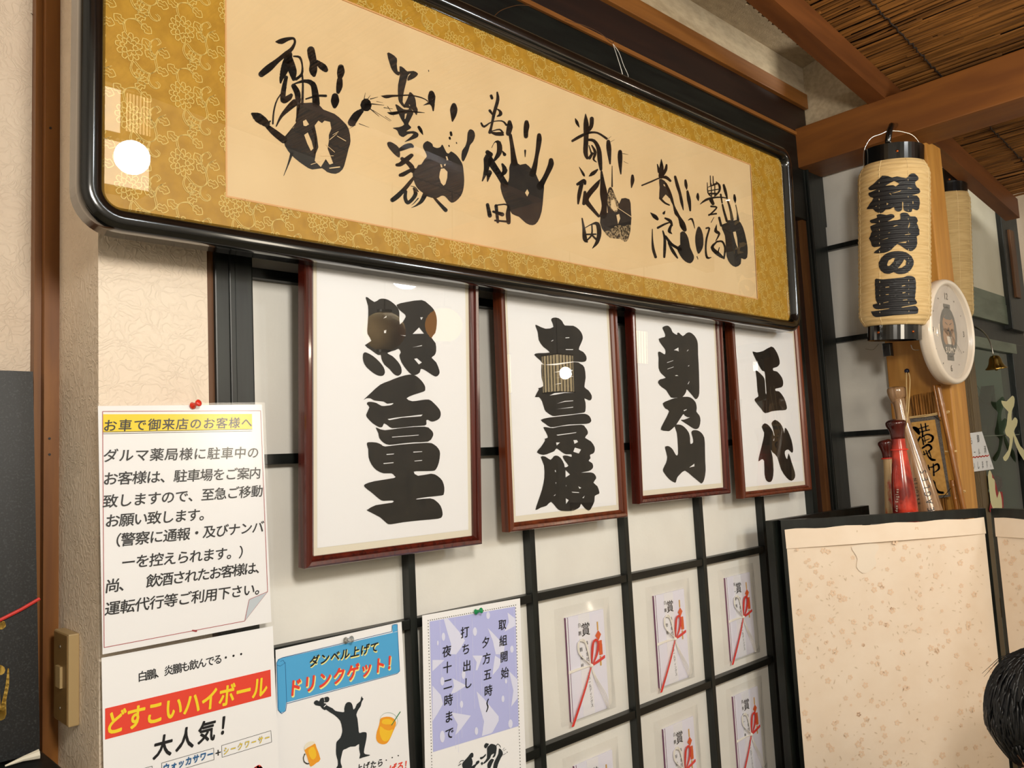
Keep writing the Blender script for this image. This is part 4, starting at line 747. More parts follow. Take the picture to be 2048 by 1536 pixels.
for txt, q0, q1 in (('取組開始', (1004, 1249), (1009, 1345)), ('夕方五時〜', (973, 1288), (974, 1412)), ('打ち出し', (929, 1264), (935, 1365)), ('夜十二時まで', (893, 1302), (898, 1466))):
    if '〜' in txt:
        textpx(a, T, '夕方五時', (971, 1284), (976, 1381), .0185, bold=.02, dh=.0006, shear=.1); a.brush('text', [(976, 1398, 1.5), (973, 1406, 2.4), (975, 1414, 2.4), (972, 1423, 1.4)], dh=.0006)
    else: textpx(a, T, txt, q0, q1, .0185, bold=.02, dh=.0006, shear=.1)
w5 = (890, 1460, 13.653)
for pts in ([(1060, 430), (1085, 380), (1115, 355), (1190, 375), (1180, 410), (1120, 495), (1075, 480)], [(1250, 375), (1340, 395), (1400, 440), (1400, 560), (1370, 700), (1320, 750), (1290, 740), (1340, 640), (1260, 680), (1220, 780), (1120, 880), (1050, 925), (1045, 890), (1140, 760), (1140, 500), (1190, 430)],
            [(1105, 650), (1110, 690), (1060, 750), (990, 800), (950, 780), (960, 740), (1030, 720)], [(970, 900), (1010, 870), (1035, 910), (1000, 960)], [(1470, 500), (1550, 560), (1575, 660), (1530, 740), (1500, 800), (1440, 940), (1400, 1080), (1310, 1080), (1330, 900), (1390, 770), (1450, 640)],
            [(1150, 940), (1210, 830), (1270, 785), (1330, 810), (1290, 900), (1220, 1060), (1170, 1060)], [(680, 650), (735, 615), (770, 660), (760, 740), (720, 760), (750, 860), (720, 1000), (600, 1080), (500, 1060), (460, 930), (520, 840), (620, 730)], [(700, 1000), (820, 930), (850, 860), (920, 830), (930, 890), (850, 960), (780, 1060), (700, 1060)]):
    a.poly('sil', pts, [], w5, 2)
for q in ([(1400, 430, 14), (1430, 380, 18), (1490, 420, 16), (1510, 470, 12)], [(380, 910, 10), (430, 840, 18), (500, 830, 20)], [(360, 970, 20), (430, 920, 20)], [(1570, 540, 8), (1620, 480, 8)], [(1590, 570, 8), (1660, 520, 8)], [(1580, 680, 12), (1660, 630, 10)], [(1690, 600, 22), (1695, 606, 20)]): a.brush('sil', q, w5, k=2)
a.build(lambda m: {'text': 'lettering', 'lav': 'lavender_field', 'lav2': 'arrow_pattern', 'sil': 'wrestler_drawing'}[m], r)
pin('push_pin', 'green push pin holding the top of the lavender notice', (950, 1224), 'pin_green', n4)
# ------------------------------------------------------------------ prize envelopes in clear sleeves
PZ = Pl((0, BD, 0), (1, 0, 0), (0, 0, 1))
def envelope(x, z, label, name, names, red_low=False):
    W_, H_ = .108, .187; pl = Pl((x, BD - .0035, z - H_), (1, 0, 0), (0, 0, 1))
    r = thing('prize_envelope', (x + W_ / 2, BD - .003, z - H_), label, 'envelope', 'prize envelopes on the paper screen')
    mk('folded_paper', *sheet(pl, 0, W_, 0, H_, -.003, .0), 'lavpaper', r)
    mk('center_band', *join(sheet(pl, .034, .066, 0, H_, 0, .0004), sheet(pl, 0, .004, -.001, H_ - .002, 0, .0006)), 'lavstripe', r)
    mk('fold_line', *join(sheet(pl, .0042, .0054, 0, H_, 0, .0007), sheet(pl, -.0006, 0, 0, H_, -.003, .0005)), 'purple', r)
    a = Art(pl, .0008)
    chars(a, 'text', '賞', (.053, .158), (.053, .158), .026, bold=.012)
    chars(a, 'text', names, (.036, .168), (.038, .168 - .0125 * len(names)), .0085, bold=.0)
    chars(a, 'text', '株式会社', (.054, .132), (.054, .102), .0085, bold=.0)
    chars(a, 'text', 'スホールディングス', (.055, .074), (.059, .016), .0075, bold=.0)
    a.build('lettering', r)
    # gift ornament
    V, F = fill([(.088, .150), (.096, .141), (.088, .131), (.079, .141)]); mk('ornament', [tuple(pl.P(p[0], p[1], .0012)) for p in V], F, 'orange', r)
    mk('ornament_strip', *join(sheet(pl, .086, .089, .15, .166, .0004, .0012), sheet(pl, .089, .0925, .083, .101, .0004, .0012)), 'goldp', r)
    mk('ornament_knot', *join(sheet(pl, .087, .096, .122, .130, .0006, .002), sheet(pl, .088, .097, .103, .122, .0006, .0016)), 'orange', r)
    cx, cz = .060, .089
    P3 = lambda pts: [pl.P(u, v, h) for u, v, h in smooth2(pts, 3, False)]
    wc = []
    for k in range(5):
        d = k * .0009
        wc.append(tube(P3([(cx, cz, .002), (.047, .099, .003 + d), (.031 - d, .118, .003), (.031 - d, .138, .003), (.042, .142 - d * 1.5, .004), (.054 - d, .125, .003), (cx, cz, .003)]), .0006, 5))
    for k in range(4): wc.append(tube(P3([(cx, cz, .002), (.070 + k * .002, .060, .003), (.084 + k * .004 + .003, .027, .003), (.1 + k * .002, .001, .003)]), .00055, 5))
    for k in range(4): wc.append(tube(P3([(-.001, cz - .003 + k * .0013, .0014), (.03, cz - .001 + k * .0011, .002), (cx, cz, .003)]), .0007, 5))
    wc.append(lathe([(.0005, -.004), (.003, -.003), (.0038, 0), (.003, .003), (.0005, .004)], pl.P(cx + .001, cz, .0025), pl.n, 12))
    mk('white_cord', *join(*wc), 'whitecord', r)
    rc_ = []
    for k in range(4):
        d = k * .0013
        rc_.append(tube(P3([(cx + .003, cz, .002), (.063 + d, .11, .003), (.067 + d, .130, .004), (.077, .136 - d, .005), (.085 - d, .125, .004), (.080 - d, .106, .003), (cx + .004, cz, .003)]), .0009, 5))
        rc_.append(tube(P3([(cx, cz - .002, .003), (.040 + d * .6, .055, .004), (.018 + d * .8, .022, .004), (-.002 + d * 1.1, -.008, .003)]), .0010, 5))
        rc_.append(tube(P3([(cx + .002, cz - .001 + d * .8, .003), (.08, cz + .002 + d * .9, .003), (.102, cz + .007 + d, .002)]), .0009, 5))
    mk('red_cord', *join(*rc_), 'redcord', r)
    return r
def sleeve(x, z, label, k):
    x0, x1, z0, z1 = x - .026, x + .130, z - .192, z + .02; n = 14; V, F = [], []; rr = random.Random(k)
    ph = [rr.uniform(0, 6) for _ in range(6)]
    for i in range(n + 1):
        for j in range(n + 1):
            u, v = i / n, j / n; edge = min(u, v, 1 - u, 1 - v)
            inside = 1 if .14 < u < .86 and .07 < v < .92 else 0
            h = .0016 + (.0085 if inside else .003 * min(1, edge * 12)) + .0012 * math.sin(9 * u + ph[0] + 3 * v) * math.sin(11 * v + ph[1]) * (0 if edge == 0 else 1)
            V.append((x0 + (x1 - x0) * u + .002 * math.sin(3 * v + ph[2]), BD - h - (0.0012 if 0 < edge < .08 else 0), z0 + (z1 - z0) * v))
    for i in range(n):
        for j in range(n): q = i * (n + 1) + j; F.append((q, q + n + 1, q + n + 2, q + 1))
    o = mk('plastic_sleeve', V, F, 'film', label=label, cat='plastic sleeve', group='clear plastic sleeves on the paper screen', smooth=True)
    return o
for k, (x, z, w_, nm) in enumerate(((1.126, .958, 'upper row, left column, next to the lavender notice', '白鵬ー鶴竜戦'), (1.396, .959, 'upper row, middle column', '白鵬ー勢戦'), (1.668, .960, 'upper row, right column beside the folding screen', '栄一朝戦'),
                               (1.127, .692, 'lower row, left column, cut off by the picture edge', '白鵬ー豪栄'), (1.398, .689, 'lower row, middle column', '白鵬ー琴奨菊'), (1.664, .694, 'lower row, right column beside the folding screen', '貴景勝ー八角'))):
    envelope(x, z, 'corded white prize envelope, ' + w_, '', nm)
    sleeve(x, z, 'clear plastic sleeve over the envelope in the ' + w_.split(',')[0] + ', ' + w_.split(',')[1].strip().split(' beside')[0], k)
# ------------------------------------------------------------------ light switch and alcove board
sw = thing('light_switch', (.30, .11, .85), 'beige wall switch plate on the shaded side of the left pillar', 'light switch')
c0 = atX(129, 1262, .300); c1 = atX(129, 1458, .300)
SY0, SY1, SZ0, SZ1 = .078, .138, c1.z + .004, c0.z - .003
mk('mounting_box', *box(.3005, .313, SY0 - .002, SY1 + .002, SZ0, SZ1, .0015), 'switch', sw)
mk('plate', *box(.2995, .3015, SY0 + .001, SY1 - .001, SZ0 + .002, SZ1 - .002, .0006), 'switch2', sw)
zc = (SZ0 + SZ1) / 2
mk('rocker', *cage([(x + dx, y, z) for x, dx in ((.2965, 0), (.2995, 0)) for y in (.098, .118) for z, q in ((zc - .012, 0), (zc + .014, 1))]), 'switch', sw)
mk('screw', *join(lathe([(.0022, 0), (.0018, .0008)], (.2995, .108, SZ0 + .018), (-1, 0, 0), 10), lathe([(.0022, 0), (.0018, .0008)], (.2995, .108, SZ1 - .018), (-1, 0, 0), 10)), 'metal', sw)
bd = thing('lacquer_board', (.2, .15, .89), 'speckled black board with gold lettering and red cord leaning in the alcove', 'sign board')
T0 = atY(66, 743, .16); B0_ = atY(80, 1505, .13)
def bq(x, z, d=0):
    t = (z - B0_.z) / (T0.z - B0_.z); return Vector((x, .13 + .03 * t + d, z))
V = []
for x in (-.1, None):
    for d in (.0, .018):
        for z in (B0_.z, T0.z):
            p = bq(x if x is not None else (B0_.x if z == B0_.z else T0.x), z, d); V.append(tuple(p))
mk('panel', *cage([V[0], V[1], V[2], V[3], V[4], V[5], V[6], V[7]]), 'lacq_speck', bd)
bpl = Pl(bq(0, B0_.z), (1, 0, 0), bq(0, T0.z) - bq(0, B0_.z))
ga = Art(bpl, .0015)
ga.brush('goldleaf', [(-30, 1250, 20), (2, 1252, 14), (6, 1246, 8)]); ga.brush('goldleaf', [(-30, 1340, 30), (0, 1340, 20)]); ga.brush('goldleaf', [(16, 1338, 3), (14, 1370, 7), (8, 1400, 8), (4, 1428, 16), (-2, 1430, 22)]); ga.brush('goldleaf', [(-10, 1300, 10), (-6, 1420, 14)])
ga.build('gold_lettering', bd)
mk('tie_cord', *tube([bpl.P(*bpl.ab(-30, 1254), .004), bpl.P(*bpl.ab(2, 1238), .004), bpl.P(*bpl.ab(40, 1219), .004), bpl.P(*bpl.ab(78, 1197), .003)], .0022, 7), 'redcord', bd)
sh = atY(78, 1512, .11)
mk('alcove_shelf', *box(-1.2, .290, .02, .205, sh.z - .03, sh.z - .006, .003), 'black', label='black shelf ledge under the gold lettered board in the alcove', cat='shelf')
st = [atY(x, y, .1) for x, y in ((10, 1532), (45, 1518), (78, 1508))]
mk('paper_wand', *tube(st, [.001, .003, .006], 8), 'foam', label='cream twisted paper tip lying under the black board', cat='paper')
# nail holes in the post
mk('nail', *join(*[lathe([(.0016, -.001), (.0016, .0006)], atY(x, y, .1685), (0, -1, 0), 10) for x, y in ((99, 877), (99, 909), (101, 256))]), 'text', bpy.data.objects['trim_1'])
# ------------------------------------------------------------------ lanterns
def subdiv(vf, mx):
    bm = bmesh.new(); vs = [bm.verts.new((p[0], p[1], 0)) for p in vf[0]]
    for f in vf[1]:
        try: bm.faces.new([vs[i] for i in f])
        except ValueError: pass
    for _ in range(5):
        es = [e_ for e_ in bm.edges if e_.calc_length() > mx]
        if not es: break
        bmesh.ops.subdivide_edges(bm, edges=es, cuts=1); bmesh.ops.triangulate(bm, faces=bm.faces[:])
    bm.verts.index_update(); r = ([(v.co.x, v.co.y) for v in bm.verts], [tuple(v.index for v in f.verts) for f in bm.faces]); bm.free(); return r
def lantern(label, top, bot, r, rc, mat, ribs, caps, twist=0):
    top, bot = Vector(top), Vector(bot); ax = (top - bot).normalized(); Hh = (top - bot).length
    o = thing('paper_lantern', bot - ax * .03, label, 'lantern', 'paper lanterns by the wooden post')
    def rad(h):
        t = h / Hh; s = min(1, math.sin(min(1, t / .07) * math.pi / 2) * .16 + .84, math.sin(min(1, (1 - t) / .08) * math.pi / 2) * .14 + .86)
        return r * s + .0007 * math.sin(2 * math.pi * h / (Hh / ribs))
    n = ribs * 6; mk('paper_shade', *lathe([(rad(Hh * i / n), Hh * i / n) for i in range(n + 1)], bot, ax, 48), mat, o, smooth=True)
    a = ax.cross(Vector((.3, .9, .1))).normalized(); b = ax.cross(a)
    sm = []
    for k in range(8):
        g = k * math.pi / 4 + .3; sm.append(tube([bot + ax * (Hh * i / 60) + (a * math.cos(g) + b * math.sin(g)) * (rad(Hh * i / 60) + .0002) for i in range(61)], .0007, 4))
    mk('seam', *join(*sm), 'rib', o)
    ch, cb_ = caps
    for nm, z0, z1, rr in (('top_ring', Hh - .004, Hh + ch, rc), ('bottom_ring', -cb_, .004, rc * .9)):
        mk(nm, *lathe([(rr * .93, z0 + .004), (rr, z0), (rr, z1), (rr * .94, z1), (rr * .93, z0 + .004)], bot, ax, 48, cap=False), 'lacquer', o, smooth=False)
    mk('bottom_plate', *lathe([(rc * .84, -cb_ + .006), (rc * .84, -cb_ + .010)], bot, ax, 32), 'lacquer', o)
    rv = []
    vd = (CAM - bot).normalized(); f = (vd - ax * vd.dot(ax)).normalized(); sd = ax.cross(f)
    for s_, h in ((0.12, Hh + ch * .45), (-.62, -cb_ * .5), (.72, -cb_ * .5)):
        d = (f * math.cos(s_) + sd * math.sin(s_)).normalized(); rr = rc if h > 0 else rc * .9
        rv.append(lathe([(.0035, -.001), (.0033, .0008), (.002, .0018), (.0003, .002)], bot + ax * h + d * rr, d, 12))
    mk('rivet', *join(*rv), 'copper', o, smooth=True)
    return o, bot, ax, a, b, rad
l1, bot, ax, la, lb, rad = lantern('cream paper lantern with bold black brush lettering, hanging in front of the wooden post', at(1787, 331, 2.05), at(1789, 652, 2.05), .083, .0695, 'lantern', 38, (.040, .036))
def cyl(x, y, r=.083):
    d = ray(x, y).normalized(); o_ = CAM - bot; dp = d - ax * d.dot(ax); op = o_ - ax * o_.dot(ax)
    A_, B_, C_ = dp.dot(dp), 2 * dp.dot(op), op.dot(op) - r * r; D_ = B_ * B_ - 4 * A_ * C_
    t = (-B_ - math.sqrt(max(0, D_))) / (2 * A_); p = CAM + d * t - bot; return math.atan2(p.dot(lb), p.dot(la)), p.dot(ax)
th0 = cyl(1787, 480)[0]
def lpoly(pts, holes, cr):
    f = lambda p: ((lambda q: (((q[0] - th0 + math.pi) % (2 * math.pi) - math.pi) * .083, q[1]))(cyl(cr[0] + p[0] / cr[2], cr[1] + p[1] / cr[2])))
    return subdiv(fill([f(p) for p in smooth2(pts, 2)], [[f(p) for p in h] for h in holes]), .007)
LT = []
k1 = (1700, 320, 9.035); k2 = (1700, 480, 9.035)
LT.append(lpoly([(335, 510), (420, 440), (570, 300), (590, 285), (690, 290), (760, 320), (850, 298), (1010, 330), (1070, 270), (1110, 245), (1170, 250), (1220, 300), (1230, 360), (1170, 400), (1200, 490), (1240, 510), (1260, 570), (1240, 605), (1110, 640), (1200, 645), (1245, 700), (1255, 780), (1240, 880), (1200, 910), (1125, 880), (1115, 930), (1060, 945), (990, 920), (962, 868), (962, 765), (940, 765), (940, 900), (870, 935), (810, 900), (795, 850), (730, 890), (650, 900), (600, 945), (540, 960), (460, 930), (415, 885), (310, 890), (350, 810), (430, 690), (370, 670), (335, 600), (380, 580), (490, 530), (380, 550)],
    [[(640, 465), (740, 410), (800, 380), (895, 430), (825, 480), (780, 455)], [(705, 605), (740, 600), (755, 640)], [(755, 598), (870, 570), (925, 545), (905, 572), (800, 597)], [(1045, 495), (1130, 512), (1085, 522)], [(662, 770), (700, 790), (668, 820)], [(460, 845), (492, 825), (485, 848)], [(1130, 745), (1145, 742), (1142, 795), (1122, 795)]], k1))
LT.append(lpoly([(485, 1000), (550, 975), (660, 995), (730, 978), (790, 990), (800, 1040), (680, 1110), (790, 1090), (910, 1070), (905, 980), (960, 952), (1040, 965), (1085, 1020), (1170, 1022), (1215, 1070), (1215, 1110), (1205, 1150), (1245, 1260), (1245, 1350), (1200, 1385), (1210, 1450), (1200, 1560), (1130, 1640), (1060, 1640), (970, 1590), (855, 1520), (750, 1620), (620, 1680), (430, 1682), (500, 1620), (560, 1560), (440, 1578), (390, 1530), (385, 1480), (350, 1420), (400, 1290), (370, 1200), (490, 1150), (390, 1140), (370, 1090), (490, 1045)],
    [[(862, 1497), (1030, 1468), (1005, 1503)], [(775, 1200), (830, 1178), (875, 1182), (800, 1205)], [(1070, 1130), (1085, 1132), (1068, 1220), (1048, 1215)], [(985, 1350), (1090, 1330), (1085, 1345), (995, 1358)], [(545, 1455), (690, 1408), (690, 1418)], [(450, 1390), (495, 1370), (490, 1382)], [(680, 1322), (728, 1305), (720, 1320)], [(488, 1260), (497, 1285), (490, 1285)]], k1))
LT.append(lpoly([(520, 440), (540, 370), (620, 270), (740, 215), (880, 200), (1010, 225), (1110, 300), (1148, 400), (1120, 500), (1040, 590), (930, 618), (850, 610), (790, 580), (720, 610), (620, 600), (545, 530)], [[(672, 440), (700, 370), (770, 330), (815, 325), (790, 390), (715, 470), (680, 468)], [(865, 512), (940, 420), (980, 345), (1018, 380), (1005, 450), (940, 500)]], k2))
LT.append(lpoly([(455, 720), (500, 700), (600, 712), (960, 675), (1020, 650), (1110, 650), (1165, 685), (1185, 760), (1185, 900), (1170, 1060), (1198, 1110), (1188, 1160), (950, 1205), (955, 1220), (1170, 1190), (1225, 1250), (1215, 1325), (1100, 1340), (800, 1360), (540, 1390), (450, 1390), (410, 1350), (385, 1295), (450, 1285), (700, 1245), (700, 1235), (570, 1250), (480, 1250), (430, 1220), (418, 1165), (500, 1145), (470, 1090), (458, 900)],
    [[(640, 850), (712, 838), (710, 855), (645, 862)], [(935, 825), (1000, 812), (1000, 828), (940, 838)], [(645, 980), (705, 975), (700, 990), (648, 992)], [(945, 950), (1003, 940), (1000, 955), (948, 964)], [(600, 1135), (700, 1110), (700, 1120), (610, 1140)], [(950, 1085), (1040, 1070), (1030, 1085), (955, 1095)]], k2))
V, F = join(*LT)
def lmap(u, h):
    g = th0 + u / .083; return tuple(bot + ax * h + (la * math.cos(g) + lb * math.sin(g)) * (rad(h) + .0012))
mk('brush_lettering', [lmap(u, h) for u, h in V], F, 'text', l1)
D = 2.05
Pp = lambda pts, D=2.05: [at(x, y, D) for x, y in smooth2(pts, 3, False)]
mk('handle_wire', *tube(Pp([(1729, 342), (1727, 315), (1730, 295), (1742, 276), (1762, 268), (1776, 262), (1790, 262), (1806, 264), (1824, 270), (1837, 284), (1841, 302), (1840, 328)]), .0012, 6), 'metal', l1)
mk('hanging_strap', *tube([at(1777, 302, 2.06), at(1776, 280, 2.05), at(1779, 262, 2.05), at(1783, 251, 2.06), at(1792, 250, 2.12)], [.008, .0075, .0075, .007, .006], 10), 'lacquer', l1, smooth=True)
mk('wire_hook', *join(tube(Pp([(1731, 698), (1745, 700), (1752, 694), (1757, 688)]), .0009, 5), tube(Pp([(1822, 690), (1826, 699), (1838, 700)]), .0009, 5)), 'metal', l1)
p = at(1776, 702, 2.07); mk('pendant_block', *box(p.x - .01, p.x + .01, p.y - .01, p.y + .01, p.z - .014, p.z + .02, .002), 'lacquer', l1)
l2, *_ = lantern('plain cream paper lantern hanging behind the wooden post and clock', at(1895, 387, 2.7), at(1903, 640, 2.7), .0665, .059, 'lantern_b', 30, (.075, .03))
mk('handle_wire', *join(tube([at(x, y, 2.7) for x, y in smooth2([(1850, 322), (1862, 318), (1885, 316), (1902, 320), (1912, 334), (1915, 352), (1914, 372)], 3, False)], .0030, 6), tube([at(x, y, 2.66) for x, y in smooth2([(1855, 326), (1855, 338), (1861, 341), (1863, 348), (1858, 354)], 3, False)], .0012, 5)), 'metal', l2)
# ------------------------------------------------------------------ clock on the side of the post
ca_ = Vector((-.06, -1, -.02)).normalized(); CY = PY0 - .030; cc = atY(1904, 663, CY)
ra = abs(atY(1904, 561, CY).z - atY(1904, 766, CY).z) / 2
ck = thing('wall_clock', cc, 'round white wall clock fixed to the side of the wooden post behind the lettered lantern', 'clock')
mk('case', *lathe([(ra * .9, -.029), (ra * .985, -.027), (ra, -.018), (ra, -.004), (ra * .98, .003), (ra * .94, .006), (ra * .905, .004), (ra * .895, -.004), (ra * .89, -.010)], cc, ca_, 72), 'clockw', ck, smooth=True)
mk('dial', *lathe([(ra * .895, -.0095), (ra * .895, -.0085)], cc, ca_, 64), 'clockf', ck)
cu = Vector((1, -.06, 0)).normalized(); cp = Pl(cc + ca_ * -.0085, cu, ca_.cross(cu) * (1 if ca_.cross(cu).z > 0 else -1))
a = Art(cp, .0006); R0 = ra * .88
for txt, g in (('12', 90), ('6', 270)): chars(a, 'greyink', txt, (R0 * .78 * math.cos(math.radians(g)) - (.006 if len(txt) > 1 else 0), R0 * .78 * math.sin(math.radians(g))), (R0 * .78 * math.cos(math.radians(g)) + .006, R0 * .78 * math.sin(math.radians(g))), .024, bold=.01)
for h in range(12):
    g = math.radians(90 - 30 * h); 
    if h in (1, 2, 4, 5, 7, 8, 10, 11): a.abpoly('greyink', [(R0 * .8 * math.cos(g) + .0022 * math.cos(q), R0 * .8 * math.sin(g) + .0022 * math.sin(q)) for q in (0, 1.05, 2.1, 3.15, 4.2, 5.25)])
chars(a, 'greyink', '3', (R0 * .78, 0), (R0 * .78, 0), .022); chars(a, 'greyink', '9', (-R0 * .78, 0), (-R0 * .78, 0), .022)
el = lambda x, y, rx, ry, n=20: [(x + rx * math.cos(i * 2 * math.pi / n), y + ry * math.sin(i * 2 * math.pi / n)) for i in range(n)]
a.abpoly('clock_grey', el(0, 0, .050, .066)); a.abpoly('clock_grey', [(-.02, .062), (.02, .062), (.02, .072), (-.02, .072)]); a.abpoly('clock_grey', [(-.02, -.062), (.02, -.062), (.02, -.074), (-.02, -.074)])
a.abpoly('clock_skin', el(0, .018, .034, .028), dh=.0002); a.abpoly('clock_skin', el(-.02, -.012, .016, .022), dh=.0002); a.abpoly('clock_skin', el(.02, -.012, .016, .022), dh=.0002)
a.abpoly('clock_grey', [(-.026, .036), (0, .05), (.026, .036), (.014, .032), (-.014, .032)], dh=.0004)
for s_ in (-1, 1): a.abpoly('greyink', [(s_ * .006, .020), (s_ * .020, .025), (s_ * .020, .0225), (s_ * .006, .017)], dh=.0005)
a.abpoly('greyink', [(-.012, .004), (.012, .004), (.010, .0015), (-.010, .0015)], dh=.0005)
a.abpoly('clockw', [(-.016, -.012), (.016, -.012), (.010, -.032), (-.010, -.032)], dh=.0003)
chars(a, 'clockw', 'SUMO', (-.024, -.047), (.024, -.047), .02, bold=.05, dh=.0006)
M['greyink'] = base('grey_print', '#6a625a', .6); M['clock_grey'] = base('clock_print_grey', '#77736c', .6); M['clock_skin'] = base('clock_print_tan', '#b08e72', .6)
a.build(lambda m: {'greyink': 'numerals', 'clock_grey': 'dial_picture', 'clock_skin': 'dial_picture', 'clockw': 'dial_picture'}[m], ck)
def hand(g, l, w_, h): c, s_ = math.cos(g), math.sin(g); return [tuple(cp.P(u * c - v * s_, u * s_ + v * c, h)) for u, v in ((-.012, -w_), (l, -w_ * .5), (l, w_ * .5), (-.012, w_))], [(0, 1, 2, 3)]
mk('hand', *hand(math.radians(-70), R0 * .5, .002, .003), 'greyink', ck); mk('hand', *hand(math.radians(-40), R0 * .7, .0014, .0036), 'greyink', ck)
mk('lens', *lathe([(ra * .90, .002), (ra * .89, .0035), (ra * .5, .006), (.001, .0068)], cc, ca_, 48, cap=False), 'glass', ck, smooth=True)
# ------------------------------------------------------------------ bats, reed hanging
def bat(name, label, pts, mat, X=2.2, col=None, bands=()):
    """pts: (x, y, half width in px) from knob to barrel along the axis"""
    q = smooth2(pts, 4, False); P_ = [atX(x, y, X - .0) for x, y, h in q]; pxm = lambda p: FPX / (p - CAM).dot(FWD)
    R_ = [max(.0008, h / pxm(p)) for (x, y, h), p in zip(q, P_)]
    r_ = thing(name, P_[-1], label, 'baseball bat', 'souvenir bats leaning on the post')
    mk('body', *tube(P_, R_, 28), mat, r_, smooth=True)
    return r_, P_, R_
m7 = lambda x, y, h: (1700 + x / 4.388, 700 + y / 4.388, h / 4.388)
r1, P1, R1 = bat('wooden_bat', 'tall pale wood-grain bat with black team lettering, rightmost of the three bats', [m7(404, 318, 20), m7(405, 330, 68), m7(408, 352, 80), m7(414, 395, 76), m7(420, 432, 64), m7(430, 455, 54), m7(445, 520, 52), m7(470, 640, 56), m7(505, 760, 64), m7(545, 900, 76), m7(592, 1060, 90), m7(640, 1220, 100), m7(700, 1420, 108), m7(770, 1650, 112), m7(850, 1950, 108), m7(930, 2250, 100), m7(934, 2262, 40)], 'bat_wood', 2.215)
r2, P2, R2 = bat('red_bat', 'glossy red flame-patterned bat with black shading, in the middle of three bats', [m7(400, 606, 20), m7(400, 616, 62), m7(402, 635, 83), m7(405, 662, 82), m7(412, 700, 66), m7(420, 760, 56), m7(430, 850, 58), m7(440, 950, 66), m7(450, 1050, 78), m7(462, 1180, 92), m7(478, 1330, 100), m7(490, 1450, 104), m7(515, 1700, 106), m7(540, 2000, 100), m7(560, 2220, 90), m7(561, 2235, 30)], 'bat_red', 2.12)
r3, P3_, R3 = bat('dark_bat', 'short dark-knobbed bat with cream and red swirls, leftmost of the three bats', [m7(300, 786, 16), m7(303, 795, 46), m7(308, 815, 60), m7(316, 845, 56), m7(325, 900, 42), m7(335, 970, 42), m7(345, 1060, 46), m7(360, 1200, 56), m7(372, 1350, 64), m7(380, 1450, 68), m7(400, 1750, 74), m7(420, 2050, 70), m7(430, 2240, 60), m7(431, 2250, 20)], 'bat_cream', 2.19)
def ring(P_, R_, k, ex, mat, par, nm='grip_ring'):
    a_ = (P_[k + 1] - P_[k]).normalized(); mk(nm, *lathe([(R_[k] * .9, -.002), (R_[k] + ex, -.0015), (R_[k] + ex, .0015), (R_[k] * .9, .002)], P_[k], a_, 28), mat, par, smooth=False)
ring(P1, R1, 18, .0006, 'bat_wood', r1); ring(P2, R2, 25, .004, 'pin_red', r2); ring(P3_, R3, 19, .004, 'pin_red', r3)
mk('knob', *tube(P3_[:20], [x + .0004 for x in R3[:20]], 28), 'bat_dark', r3, smooth=True)
mk('knob', *tube(P2[:22], [x + .0004 for x in R2[:22]], 28), 'bat_dark', r2, smooth=True)
# lettering on the wooden bat, wrapped on the barrel
def bat_text(P_, R_, txt, q0, q1, size, mat, par, bold=.03, wid=1.0, flip=1):
    """letters read along the bat from the barrel up to the handle, centred on the side that faces the room"""
    o_, e_ = P_[0], P_[-1]; 
    def axis_at(t): 
        k = t * (len(P_) - 1); i = min(int(k), len(P_) - 2); f = k - i; return P_[i].lerp(P_[i + 1], f), R_[i] * (1 - f) + R_[i + 1] * f, (P_[i + 1] - P_[i]).normalized()
    def nearest(x, y):
        best = None
        for i in range(200):
            c, r_, d = axis_at(i / 199); v = c - CAM; X_ = 1024 + FPX * v.dot(RIGHT) / v.dot(FWD); Y_ = 768 - FPX * v.dot(UP) / v.dot(FWD)
            dd = (Y_ - y) ** 2 + .02 * (X_ - x) ** 2
            if best is None or dd < best[0]: best = (dd, i / 199, (x - X_) * v.dot(FWD) / FPX)
        return best[1], best[2]
    t0, s0 = nearest(*q0); t1, s1 = nearest(*q1); out = []
    L_ = sum((P_[i + 1] - P_[i]).length for i in range(len(P_) - 1))
    cum = [0]
    for i in range(len(P_) - 1): cum.append(cum[-1] + (P_[i + 1] - P_[i]).length)
    def arc2pt(s):
        for i in range(len(cum) - 1):
            if cum[i + 1] >= s: f = (s - cum[i]) / (cum[i + 1] - cum[i]); return P_[i].lerp(P_[i + 1], f), R_[i] * (1 - f) + R_[i + 1] * f, (P_[i + 1] - P_[i]).normalized()
        return P_[-1], R_[-1], (P_[-1] - P_[-2]).normalized()
    A = lambda t: (lambda k: cum[int(k)] + (k - int(k)) * (cum[min(int(k) + 1, len(cum) - 1)] - cum[int(k)]))(t * (len(P_) - 1))
    a0_, a1_ = A(t0), A(t1)
    for i, chh in enumerate(txt):
        V_, F_ = glyph(chh, 0)
        if not V_: continue
        V_, F_ = subdiv((V_, F_), .2); t = i / max(1, len(txt) - 1); s = a0_ + (a1_ - a0_) * t; off = s0 + (s1 - s0) * t
        xo = (min(v[0] for v in V_) + max(v[0] for v in V_)) / 2; W = []
        for u, v in V_:
            along = s - (u - xo) * size * wid; side = off - (v - .36) * size
            c, r_, d = arc2pt(along); vd = (CAM - c).normalized(); f = (vd - d * vd.dot(d)).normalized(); sd = d.cross(f)
            if sd.dot(RIGHT) < 0: sd = -sd
            g = max(-1.5, min(1.5, side / r_)); W.append(tuple(c + (f * math.cos(g) + sd * math.sin(g)) * (r_ + .0006)))
        out.append((W, F_))
    mk('lettering', *join(*out), mat, par)
bat_text(P1, R1, 'RAKUTEN', (1839, 1002), (1831, 958), .0105, 'text', r1, bold=.02, wid=.9)
bat_text(P1, R1, 'EAGLES', (1861, 1020), (1846, 946), .022, 'text', r1, bold=.05, wid=.85)
